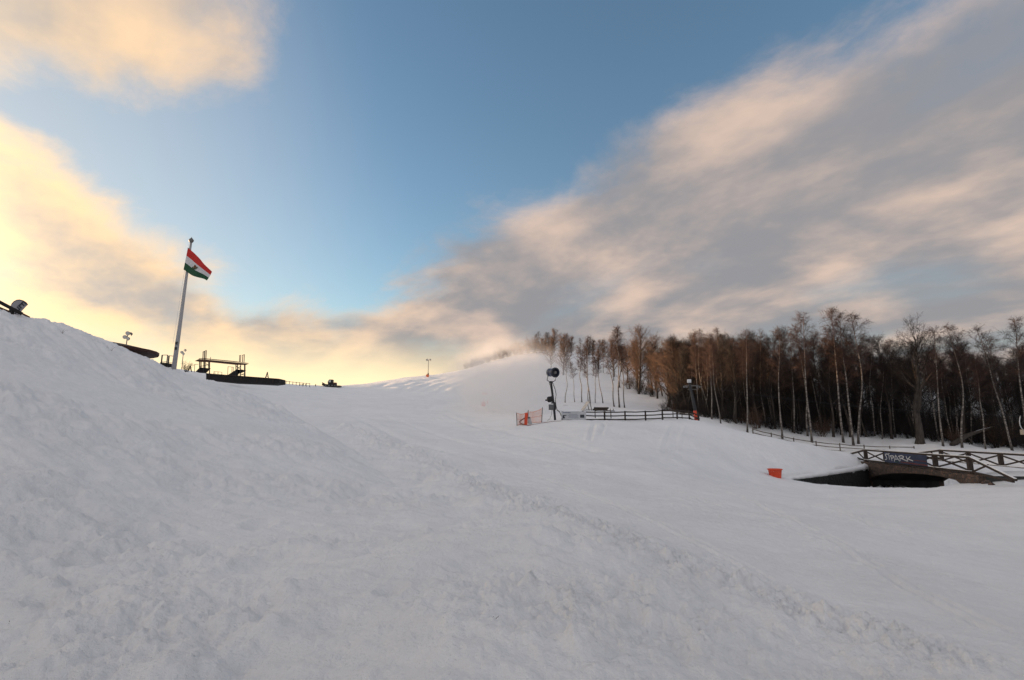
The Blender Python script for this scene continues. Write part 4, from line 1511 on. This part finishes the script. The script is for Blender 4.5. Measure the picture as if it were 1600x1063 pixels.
# ------------------------------------------------------------------ lift pylon, cable and carrier
lp = at(1091, 652, 59)
lp = np.array((lp[0], lp[1], h1(lp[0], lp[1])))
ltop = at(1077, 599, 59)
ly = thing('lift_pylon', 'dark leaning drag lift pylon with cross arm and white lamp box', 'pylon', lp)
t_ = ltop - lp
part('mast', MB().tube([(0, 0, -.4), t_ * .5, t_], [.20, .17, .13], 10), DARKSTEEL, ly, True)
arm = part('cross_arm', MB().beam(t_ + (-.5, 0, -.28), t_ + (1.0, 0, -.28), .10, .10).beam(t_ + (-.2, 0, -.70), t_ + (.9, 0, -.66), .06, .06).beam(t_ + (.85, 0, -.66), t_ + (.95, 0, -.28), .06, .06), LAMPGREY, ly)
for dx in (-.5, .95):
    for dx2 in (-.14, .14):
        part('sheave', MB().lathe([(.05, -.04), (.12, -.04), (.10, 0), (.12, .04), (.05, .04)], 14, Matrix.Translation(Vector(t_) + Vector((dx + dx2, -.10, -.42))) @ Matrix.Rotation(math.pi / 2, 4, 'X')), LAMPGREY, arm, True)
part('lamp_box', MB().box(t_ + (.0, 0, .24), (.36, .30, .36)), PRINTWHITE, ly)
part('lamp_bracket', MB().tube([t_ + (0, 0, -.1), t_ + (0, 0, .08)], .05, 6), DARKSTEEL, ly)
ca, cb = Vector(lp + t_ + np.array((.95, -.1, -.30))), Vector(at(1760, 652, 47))
o = thing('lift_cable', 'thin drag lift cable strung along the edge of the wood', 'cable', ca)
cbl = [(cb - ca) * (i / 24) - Vector((0, 0, .9 * 4 * (i / 24) * (1 - i / 24))) for i in range(25)]
part('line', MB().tube(cbl, .013, 5), DARKSTEEL, o, True)
best = min(cbl, key=lambda q: abs((ca + q).x / (ca + q).y - 787 / 830))
q = ca + best
o = thing('lift_carrier', 'pale curved drag lift hanger with a small box on the cable', 'lift carrier', q)
part('hanger', MB().tube([(0, 0, 0), (-.05, 0, -.10), (-.17, 0, -.45), (-.18, 0, -.85), (-.08, 0, -1.15), (.02, 0, -1.25)], .035, 7), PRINTWHITE, o, True)
part('reel_box', MB().box((.08, 0, -1.48), (.44, .30, .46)), mat('cream_reel_box', (.46, .41, .33), .6, .2, 4), o)
part('reel', MB().lathe([(.05, -.2), (.20, -.18), (.20, .18), (.05, .2)], 14, Matrix.Translation((.34, 0, -1.46)) @ Matrix.Rotation(math.pi / 2, 4, 'X')), RUSTSTEEL, o, True)
part('bar', MB().tube([(.1, 0, -1.7), (.12, 0, -2.6)], .02, 5).beam((-.3, 0, -2.6), (.55, 0, -2.6), .05, .05), DARKSTEEL, o)

# ------------------------------------------------------------------ flag pole and flag
fb = at(272, 573, 32.4)
fb = np.array((fb[0], fb[1], h1(fb[0], fb[1])))
ftop = at(298.5, 379, 32.4) - fb
fp = thing('flag_pole', 'tall white tapered flag pole on the crest of the snowy bank', 'flag pole', fb)
part('shaft', MB().tube([-ftop * .05, ftop * .25, ftop * .5, ftop * .75, ftop], [.138, .118, .098, .08, .062], 14), WHITEPOLE, fp, True)
part('finial', MB().lathe([(.05, -.05), (.09, 0), (.14, .08), (.15, .16), (.09, .24), (.03, .30), (.02, .34)], 14, Matrix.Translation(Vector(ftop))), LAMPGREY, fp, True)
for s in (.205, .165):
    q = ftop * s
    part('cleat', MB().box(q + (.05, -.17, 0), (.12, .08, .16)), DARKSTEEL, fp)
part('halyard', MB().tube([ftop * .985 + (-.10, -.05, 0), ftop * .6 + (-.15, -.08, 0), ftop * .2 + (-.19, -.12, 0)], .008, 4), PRINTWHITE, fp)

pix = 32.4 / 830.0
fh = ftop + np.array((-1.6 * pix, -.16, -10.5 * pix))      # hoist top
fl = thing('flag', 'red white and green tricolour flag with a central emblem on the pole', 'flag', fb + fh)


def flag_pt(s, t):
    """s along the fly, t from the top of the hoist down"""
    tx, tz = 40.5 * pix * s, -39 * pix * s + .07 * math.sin(s * math.pi)
    bx, bz = -3.2 * pix + 37.5 * pix * s, -37 * pix - 21 * pix * s - .16 * math.sin(s * 5.2) * s
    x, z = tx + (bx - tx) * t, tz + (bz - tz) * t
    y = .16 * math.sin(s * 7.0 + t * 1.2) * s + .06 * math.sin(s * 14 - t * 2) * s
    return Vector((x, y, z))


def flag_cloth(t0, t1, dy, name, m, s0=0.0, s1=1.0, parent=fl, ns=26, nt=8):
    vs, fs = [], []
    for i in range(ns + 1):
        for j in range(nt + 1):
            p = flag_pt(s0 + (s1 - s0) * i / ns, t0 + (t1 - t0) * j / nt)
            vs.append(p + Vector((0, dy, 0)))
    for i in range(ns):
        for j in range(nt):
            a = i * (nt + 1) + j
            fs.append((a, a + nt + 1, a + nt + 2, a + 1))
    n0 = len(vs)
    vs += [v + Vector((0, .012, 0)) for v in vs]
    fs += [tuple(n0 + k for k in f[::-1]) for f in fs]
    return part(name, MB().add(vs, fs), m, parent, True)


def cloth_mat(name, c):
    m = mat(name, c, .8, .12, 3)
    b = m.node_tree.nodes['Principled BSDF']
    b.inputs['Transmission Weight'].default_value = 0.0
    return m


flag_cloth(0, .36, 0, 'red_stripe', cloth_mat('red_flag_cloth', (.55, .035, .028)))
flag_cloth(.36, .68, 0, 'white_stripe', cloth_mat('white_flag_cloth', (.66, .64, .64)))
flag_cloth(.68, 1.0, 0, 'green_stripe', cloth_mat('green_flag_cloth', (.022, .085, .04)))
c_ = flag_pt(.46, .53)
mb = MB()
for k in range(14):                                     # wreath
    t = math.pi * (1.05 + .9 * k / 13)
    p = c_ + Vector((.15 * math.cos(t), -.035, .15 * math.sin(t)))
    mb.box(p, (.06, .012, .045), Euler((0, -t, 0)).to_matrix())
em = part('emblem', mb, mat('olive_emblem_print', (.10, .13, .05), .7, .3, 9), fl)
part('emblem_bird', MB().prism([(c_.x + a * .11, c_.z + b * .13) for a, b in ((-.9, -.1), (-.4, .6), (.1, 1.0), (.45, .75), (.2, .5), (.8, .2), (.9, -.5), (.2, -.7), (-.5, -.8))], c_.y - .045, c_.y - .030), mat('brown_emblem_print', (.16, .085, .04), .7, .3, 9), em)
for t in (0.03, .97):
    p = flag_pt(0, t)
    part('toggle', MB().tube([p + Vector((0, 0, 0)), p + Vector((.10, .0, .02))], .015, 5), DARKSTEEL, fl)

# ------------------------------------------------------------------ left end: timber rails and feather banner
ra = [at(-60, 441, 24.2), at(34, 490.5, 25.2)]
o = thing('timber_railing', 'dark sloping timber railing at the top edge of the bank', 'railing', np.array((ra[1][0], ra[1][1], h1(ra[1][0], ra[1][1]))))
oo = np.array(o.location)
part('rail', MB().beam(ra[0] - oo, ra[1] - oo, .12, .16), TERRACE, o)
rb = [at(-60, 457, 24.3), at(20, 489.5, 25.2)]
part('rail', MB().beam(rb[0] - oo, rb[1] - oo, .10, .09), RUSTSTEEL, o)
rc = [at(26, 486, 25.3), at(46, 496, 25.8)]
part('rail', MB().beam(rc[0] - oo, rc[1] - oo, .08, .06), RUSTSTEEL, o)
for px in (-48, 19):
    s = (px + 60) / 94
    q = ra[0] + (ra[1] - ra[0]) * s
    part('post', MB().beam(q - oo, (q[0] - oo[0], q[1] - oo[1], h1(q[0], q[1]) - .4 - oo[2]), .12, .12), TERRACE, o)

fo = at(27, 487, 26.2)
fo = np.array((fo[0], fo[1], h1(fo[0], fo[1])))
fbn = thing('feather_banner', 'grey D-shaped feather banner with dark lettering behind the railing', 'banner', fo)


def fpt(px, py):
    q = at(px, py, 26.2) - fo
    return q[0], q[2]


outline = [(12, 500), (14, 488), (16, 480), (18.5, 475.5), (22, 471.5), (26.5, 469.2), (31, 468.8), (36, 470.2), (40, 472.6), (42.6, 475.4), (42.5, 477), (33, 487), (25, 497), (18, 505)]
FBG = mat('grey_banner_cloth', (.33, .33, .35), .7, .12, 3)
cl = part('cloth', MB().prism([fpt(*q) for q in outline], -.012, .012), FBG, fbn)
part('edge_pole', MB().tube([Vector((fpt(*q)[0], 0, fpt(*q)[1])) for q in outline[:11]], .024, 6), BLACK, fbn, True)
part('ground_pole', MB().tube([Vector((fpt(12, 500)[0], 0, fpt(12, 500)[1])), Vector((fpt(12, 500)[0], 0, -.5))], .024, 6), BLACK, fbn, True)
cu = bpy.data.curves.new('letters', 'FONT')
cu.body = 'burn'
cu.size = .46
cu.extrude = .006
cu.offset = .012
cu.align_x = 'LEFT'
tmp = bpy.data.objects.new('letters_tmp', cu)
col.objects.link(tmp)
dg = bpy.context.evaluated_depsgraph_get()
tm = bpy.data.meshes.new_from_object(tmp.evaluated_get(dg))
bpy.data.objects.remove(tmp)
tx, tz = fpt(22.6, 493)
ang_ = math.atan2(17, 14.5)
MT = Matrix.Translation((tx, -.03, tz)) @ Matrix.Rotation(-ang_, 4, 'Y') @ Matrix.Rotation(math.pi / 2, 4, 'X') @ Matrix.Scale(.95, 4, (1, 0, 0))
tm.transform(MT)
tm.materials.clear()
tm.materials.append(PD)
tm.name = 'lettering'
link('lettering', tm, fbn)

# ------------------------------------------------------------------ lodge with a wide round eave
LC = np.array((-48.9, 62.0))
lz = h1(*LC)
EZ = 11.15 - lz
lo = thing('lodge', 'low round lodge with dark conical roof and deep red-brown eave', 'building', (LC[0], LC[1], lz))
part('wall', MB().lathe([(4.4, -1.5), (4.4, EZ - .12)], 24), mat('dark_log_wall', (.05, .036, .028), .8, .4, 4, stretch=(1, 1, 6)), lo)
rf_ = part('roof', MB().lathe([(6.05, EZ - .02), (6.05, EZ + .10), (3.2, EZ + .75), (.3, EZ + 1.25), (.05, EZ + 1.30)], 24), ROOFMAT, lo)
part('eave', MB().lathe([(4.42, EZ - .28), (6.0, EZ - .22), (6.0, EZ - .03), (4.42, EZ - .06)], 24), EAVEMAT, lo)
part('fascia', MB().lathe([(6.06, EZ - .20), (6.10, EZ - .20), (6.10, EZ + .12), (6.06, EZ + .12)], 24, cap=False), EAVEMAT, rf_)
for k in range(7):
    t = -2.6 + .42 * k
    c, s = math.cos(t), math.sin(t)
    w = part('window', MB().box((4.43 * c, 4.43 * s, EZ - 1.2), (.08, 1.0, 1.0), Euler((0, 0, t)).to_matrix()), WOODM, lo)
    part('pane', MB().box((4.48 * c, 4.48 * s, EZ - 1.2), (.03, .84, .84), Euler((0, 0, t)).to_matrix()), mat('dark_window_glass', (.02, .022, .025), .12, .1, 3, spec=.6), w)

# ------------------------------------------------------------------ floodlight masts
def floodlight(px, py_top, Y, heads, r, label, hgt_px, group='floodlight masts'):
    tp = at(px, py_top, Y)
    b = np.array((tp[0] - .03 * Y * 0, tp[1], h1(tp[0], tp[1])))
    o = thing('floodlight_mast', label, 'floodlight', b, 0, group)
    hh = tp[2] - b[2]
    part('mast', MB().tube([(0, 0, -.3), (0, 0, hh)], [r * 1.4, r], 8), LAMPGREY, o, True)
    for dx, dz, yaw, sz in heads:
        M_ = Matrix.Translation((dx, -.1, hh + dz)) @ Matrix.Rotation(yaw, 4, 'Z') @ Matrix.Rotation(math.radians(115), 4, 'X')
        hd = part('lamp_head', MB().lathe([(.06 * sz, -.30 * sz), (.22 * sz, -.22 * sz), (.36 * sz, .02 * sz), (.37 * sz, .07 * sz), (.35 * sz, .07 * sz)], 14, M_), LAMPGREY, o, True)
        part('glass', MB().lathe([(.0, .074 * sz), (.34 * sz, .075 * sz)], 14, M_, cap=False), GLASS, hd)
        part('bracket', MB().tube([(0, 0, hh + dz - .1), (dx, -.05, hh + dz)], r * .55, 5), LAMPGREY, o)
    return o


floodlight(199.3, 524, 95, [(-.35, -.35, .5, 1.0), (.25, -.65, -.3, .95), (.10, .35, .2, 1.05), (.62, .20, -.9, 1.0)], .075, 'floodlight mast with four round lamps behind the lodge roof', 30)
floodlight(286.6, 551, 130, [(-.3, .05, .4, 1.0), (.1, -.35, -.2, .9), (.42, .55, -.5, 1.0)], .08, 'slender floodlight mast with three lamps beside the flag pole', 30)
fm = floodlight(669.5, 562.5, 158, [(-.45, .0, .7, 1.0), (.5, .0, -.7, 1.0)], .07, 'tall thin floodlight mast with two lamps on the hill crest', 30)
part('cross_bar', MB().beam((-.5, 0, float(at(669.5, 562.5, 158)[2] - fm.location[2]) - .05), (.5, 0, float(at(669.5, 562.5, 158)[2] - fm.location[2]) - .05), .08, .08), LAMPGREY, fm)
part('base_pad', MB().beam((.05, -.2, 0), (.05, -.2, 1.1), .30, .30), RUSTSTEEL, fm)
q = on_snow(666, 157)
o = thing('hill_marker', 'orange crash pad leaning beside the hill crest mast', 'pad', q)
part('pad', MB().box((0, 0, .42), (.85, .3, .75), Euler((0, .5, 0)).to_matrix()), ORANGE, o)
part('stake', MB().tube([(.35, 0, -.2), (.38, 0, 1.0)], .03, 5), RUSTSTEEL, o)

# ------------------------------------------------------------------ open frames by the flag pole
Yf = 58.0
for i, (xa, ya, xb, yb, base, lab) in enumerate([(253.5, 555, 262, 555, 572, 'empty dark gate frame between the lodge and the flag pole'), (264.2, 556, 274, 557, 573, 'second dark gate frame partly behind the flag pole')]):
    a, b = at(xa, ya, Yf), at(xb, yb, Yf)
    gz = min(h1(a[0], a[1]), h1(b[0], b[1])) - .3
    o = thing('gate_frame', lab, 'frame', (a[0], a[1], gz))
    oo = np.array(o.location)
    part('post', MB().beam((0, 0, 0), a - oo, .10, .10), DARKSTEEL, o)
    part('post', MB().beam((b[0] - oo[0], b[1] - oo[1], 0), b - oo, .08, .08), LAMPGREY, o)
    part('lintel', MB().beam(a - oo, b - oo, .06, .06), LAMPGREY, o)
    part('rail', MB().beam(a - oo + (0, 0, -.78), b - oo + (0, 0, -.74), .05, .05), LAMPGREY, o)
    part('plinth', MB().beam(a - oo + (0, -.1, -1.12), b - oo + (.1, -.1, -1.18), .3, .55), TERRACE, o)
q = at(290, 579, 56)
shrub(np.array((q[0], q[1], at(290, 577, 56)[2] - .25)), 1.15, 'small dark bush on the bank crest just past the flag pole', None, 0)
for px, pt, pb, Y, lab in [(296.5, 571.5, 579, 60, 'small dark A-shaped board stand beside the crest bush'), (417, 581.5, 591, 62, 'dark A-shaped board stand on the tarred terrace')]:
    tp, bt = at(px, pt, Y), at(px, pb + 1, Y)
    o = thing('board_stand', lab, 'stand', bt)
    hh = tp[2] - bt[2]
    part('leg', MB().beam((-.22, 0, -.1), (.02, 0, hh), .07, .09), TERRACE, o)
    part('leg', MB().beam((.22, 0, -.1), (-.02, .02, hh), .07, .07), TERRACE, o)
    part('spreader', MB().beam((-.12, 0, hh * .35), (.12, 0, hh * .35), .04, .05), TERRACE, o)

# ------------------------------------------------------------------ lift station on the crest
Ys = 75.0
def sp(zx, zy, dy=0.0):
    """zoomed photo pixel of the station (280..400 x 540..600) to a point"""
    return at(280 + zx * 120 / 1600, 540 + zy * 60 / 800, Ys + dy)


so = at(340, 588, Ys)
so = np.array((so[0], so[1], min(so[2], h1(so[0], so[1]))))
st = thing('lift_station', 'open steel lift station with a flat canopy and two stair towers', 'lift station', so)
S = lambda a, b, dy=0.0: Vector(sp(a, b, dy) - so)
# canopy: a long tapered box with a pointed far end
can = [(320, 325), (410, 283), (540, 292), (1150, 350), (1300, 365), (1455, 380), (1390, 408), (1180, 405), (640, 350), (450, 345)]
M_ = lambda dy: [S(a, b, dy) for a, b in can]
n_ = len(can)
cp_ = part('canopy', MB().add(M_(-1.0) + M_(1.6), [tuple(range(n_))[::-1], tuple(range(n_, 2 * n_))] + [(i, (i + 1) % n_, (i + 1) % n_ + n_, i + n_) for i in range(n_)]), RUSTSTEEL, st)
part('canopy_cover', MB().add([S(a, b - 6, d) for d in (-1.05, 1.65) for a, b in [(405, 283), (540, 290), (1150, 348), (1450, 378), (1450, 372), (1150, 332), (540, 274), (410, 272)]],
     [tuple(range(8))[::-1], tuple(range(8, 16))] + [(i, (i + 1) % 8, (i + 1) % 8 + 8, i + 8) for i in range(8)]), TERRACE, st)
def spost(zx0, zy0, zx1, zy1, w=.09, dy=0.0, m=DARKSTEEL, name='post'):
    part(name, MB().beam(S(zx0, zy0, dy), S(zx1, zy1, dy), w, w), m, st)
for zx, top_, bot, dy in [(425, 340, 520, -.9), (455, 340, 560, .8), (515, 300, 570, -.9), (540, 300, 570, .2), (615, 350, 500, .9), (632, 350, 590, -.9),
                          (1182, 400, 640, -.9), (1215, 400, 640, .8), (1280, 400, 640, -.9), (1360, 400, 640, -.9), (1372, 400, 640, .9)]:
    spost(zx, top_, zx, bot, .10 if zx < 700 else .09, dy)
# tall board frames on the canopy
for zx, z0, z1, w in [(492, 290, 130, .16), (525, 295, 122, .22), (556, 295, 105, .16), (1255, 350, 210, .14), (1278, 352, 205, .10), (1318, 355, 200, .14), (1350, 360, 188, .14)]:
    part('upright', MB().beam(S(zx, z0), S(zx + 8, z1), .08, w * .5), DARKSTEEL, st)
for a, b in (((492, 135), (570, 100)), ((1250, 212), (1285, 204)), ((1312, 205), (1360, 188))):
    part('top_bar', MB().beam(S(*a), S(*b), .06, .05), DARKSTEEL, st)
part('panel', MB().add([S(*q, d) for d in (-.02, .02) for q in ((515, 290), (535, 290), (540, 125), (520, 128))], [(0, 1, 2, 3), (7, 6, 5, 4), (0, 4, 5, 1), (1, 5, 6, 2), (2, 6, 7, 3), (3, 7, 4, 0)]), TERRACE, st)
# stair wedges and landings
for pl in ([(340, 545), (430, 455), (560, 470), (660, 480), (560, 580), (420, 570)], [(1010, 615), (1190, 500), (1270, 505), (1220, 640), (1080, 640)], [(1220, 520), (1300, 500), (1400, 522), (1330, 560), (1230, 600)]):
    n_ = len(pl)
    part('stair', MB().add([S(a, b, d) for d in (-.8, .9) for a, b in pl], [tuple(range(n_))[::-1], tuple(range(n_, 2 * n_))] + [(i, (i + 1) % n_, (i + 1) % n_ + n_, i + n_) for i in range(n_)]), TERRACE, st)
for a, b in (((430, 440), (620, 400)), ((560, 380), (640, 440)), ((1190, 430), (1280, 500)), ((1280, 430), (1200, 500)), ((1240, 620), (1350, 590)), ((1300, 600), (1370, 625))):
    part('brace', MB().beam(S(*a, -.9), S(*b, -.9), .06, .07), DARKSTEEL, st)
for a, b in (((325, 390), (318, 560)), ((1018, 440), (1008, 620)), ((1100, 450), (1096, 570)), ((1130, 450), (1122, 560)), ((325, 392), (400, 395)), ((1018, 442), (1130, 452)), ((725, 540), (720, 600)), ((745, 560), (745, 600)), ((810, 545), (806, 600)), ((890, 555), (888, 610)), ((725, 542), (890, 557)), ((655, 240), (650, 300))):
    part('guard_rail', MB().beam(S(*a), S(*b), .05, .05), LAMPGREY, st)

# tarred terrace on the crest
tl = [(322, 583.5, 46.5), (350, 586.5, 46.5), (385, 589, 46.5), (436.3, 592, 46.5)]
t0 = at(*tl[0])
te = thing('timber_terrace', 'long low black terrace platform along the crest under the lift station', 'terrace', (t0[0], t0[1], t0[2] - 1.0))
to = np.array(te.location)
poly = [at(*q) - to for q in tl] + [at(436.3, 599.5, 46.5) - to, at(424, 601, 46.5) - to, at(405, 600, 46.5) - to, at(360, 598, 46.5) - to, at(322, 594, 46.5) - to]
part('fascia', MB().prism([(q[0], q[2]) for q in poly], .0, 1.3), TERRACE, te)
part('deck_edge', MB().beam(Vector(poly[0]) + Vector((0, -.03, -.03)), Vector(poly[3]) + Vector((0, -.03, -.03)), .05, .06), WOODM, te)
for k in range(5):
    q = poly[0] + (poly[3] - poly[0]) * (k / 4.6 + .05)
    part('batten', MB().beam(Vector(q) + Vector((0, -.02, -.05)), Vector((q[0], -.02, q[2] - .42)), .04, .07), WOODM, te)

# far rail fence and the groomer on the saddle
q0 = on_snow(437, 118)
o = thing('saddle_fence', 'thin pale rail fence far off on the saddle of the hill', 'fence', q0)
qs = [on_snow(437 + 5.4 * k, 118 + k * .8) - q0 for k in range(9)]
for q in qs:
    part('post', MB().beam(q + (0, 0, -.2), q + (0, 0, .75), .09, .09), LAMPGREY, o)
for a, b in zip(qs[:-1], qs[1:]):
    part('rail', MB().beam(a + (0, -.08, .62), b + (0, -.08, .62), .05, .09), LAMPGREY, o)
q = on_snow(512, 137)
sgm = thing('snow_groomer', 'dark tracked snow groomer with raised blade on the saddle', 'snow groomer', q, .15)
part('cab', MB().prism([(-.35, .55), (.75, .55), (.78, 1.75), (-.1, 1.75), (-.45, 1.15)], -.8, .8), BLACK, sgm)
part('cab_window', MB().prism([(-.28, 1.05), (.35, 1.05), (.35, 1.6), (-.06, 1.6)], -.83, -.805), GLASS, sgm)
part('engine_hood', MB().box((1.2, 0, .75), (.9, 1.5, .5)), RUSTSTEEL, sgm)
for s in (-1, 1):
    tk = part('track', MB().prism([(-1.1, .05), (-.9, -.12), (1.6, -.12), (1.8, .2), (1.6, .5), (-.9, .5), (-1.1, .3)], s * .95 - .3, s * .95 + .3), BLACK, sgm)
    for x in (-.8, 0, .8, 1.45):
        part('wheel', MB().lathe([(.05, -.03), (.20, -.03), (.20, .03), (.05, .03)], 12, Matrix.Translation((x, s * .95 - .34, .18)) @ Matrix.Rotation(math.pi / 2, 4, 'X')), LAMPGREY, tk)
part('blade_arm', MB().beam((-.4, 0, .5), (-1.5, 0, .65), .5, .12), RUSTSTEEL, sgm)
part('blade', MB().prism([(-1.75, .25), (-1.6, .2), (-1.45, .6), (-1.6, .95), (-1.72, .95), (-1.6, .6)], -1.5, 1.5), RUSTSTEEL, sgm)
part('tiller', MB().box((2.3, 0, .12), (1.0, 2.2, .22)), LAMPGREY, sgm)
for px, lab in ((470, 'dark snow stake cluster at the end of the saddle fence'), (489.5, 'lone short dark stake beside the snow groomer')):
    q = on_snow(px, 134)
    o = thing('snow_stake', lab, 'stake', q)
    part('shaft', MB().tube([(0, 0, -.3), (0, 0, .55)], .10, 6), TERRACE, o)
    if px == 470:
        for dx in (-.9, -.4, .5):
            part('shaft', MB().tube([(dx, 0, -.3), (dx + .1, 0, .45)], .09, 6), TERRACE, o)

# dry stalks poking out of the bank
STALK = mat('dry_grass_stalk', (.14, .10, .06), .8, .4, 20)
for i, (px, py, h, lab) in enumerate([(172, 551, .42, 'bent dry twig sticking out of the bank below the lodge'), (22, 985, .10, 'thin dry grass stalk beside snow clods on the near bank'), (97, 521, .30, 'dry tuft poking from a dark hollow on the bank crest'), (33, 518, .2, 'dark dry tuft in the snow under the feather banner'), (182, 880, .07, 'tiny dry stalk tip in the trampled snow'), (768, 972, .06, 'dark leaf scrap lying on the churned snow')]):
    p = hit(px, py)
    o = thing('dry_stalk', lab, 'dry stalk', p - np.array((0, 0, .02)))
    rr = random.Random(i)
    for k in range(5 if h > .15 else 2):
        a = rr.uniform(-1.1, 1.1)
        part('stem', MB().tube([(0, 0, -.05), (a * h * .4, 0, h * .5), (a * h * 1.1, rr.uniform(-.05, .05), h * rr.uniform(.6, 1))], [.004 + .006 * (h > .18), .003, .002], 4), STALK, o)

# ------------------------------------------------------------------ mist blown by the snow gun
def snow_mist():
    m = bpy.data.materials.new('snow_mist')
    m.use_nodes = True
    g = NT(m.node_tree)
    g.n.remove(g.n['Principled BSDF'])
    pv = g.new('ShaderNodeVolumePrincipled')
    pv.inputs['Color'].default_value = (.96, .96, .97, 1)
    pv.inputs['Anisotropy'].default_value = 0.25
    oc = g.new('ShaderNodeTexCoord').outputs['Object']
    ln = g.new('ShaderNodeVectorMath', operation='LENGTH')
    g.put(ln.inputs[0], oc)
    fall = g.step(ln.outputs['Value'], 1.0, 0.25)
    nz = g.noise(g.mapping(oc, (1.6, 2.2, 1.6)), 1.5, 5, .6)
    dens = g.mul(g.mul(fall, g.step(nz, .33, .66)), MIST)
    g.put(pv.inputs['Density'], dens)
    g.l.new(pv.outputs[0], g.n['Material Output'].inputs['Volume'])
    return m


MIST = 0.25
bm_v = MB()
prof_ = [(math.sin(math.pi * i / 12) * 1.0 + 1e-3, -math.cos(math.pi * i / 12)) for i in range(13)]
bm_v.lathe(prof_, 24, cap=False)
mo = link('snow_mist', bm_v.mesh('snow_mist', snow_mist()))
mc = at(788, 602, 66)
mo.location = tuple(map(float, mc))
mo.scale = (9.0, 19, 6.2)
mo.rotation_euler = (0, 0, math.radians(8))
mo['kind'] = 'stuff'
tag(mo, 'white cloud of blown snow drifting from the snow gun', 'mist')
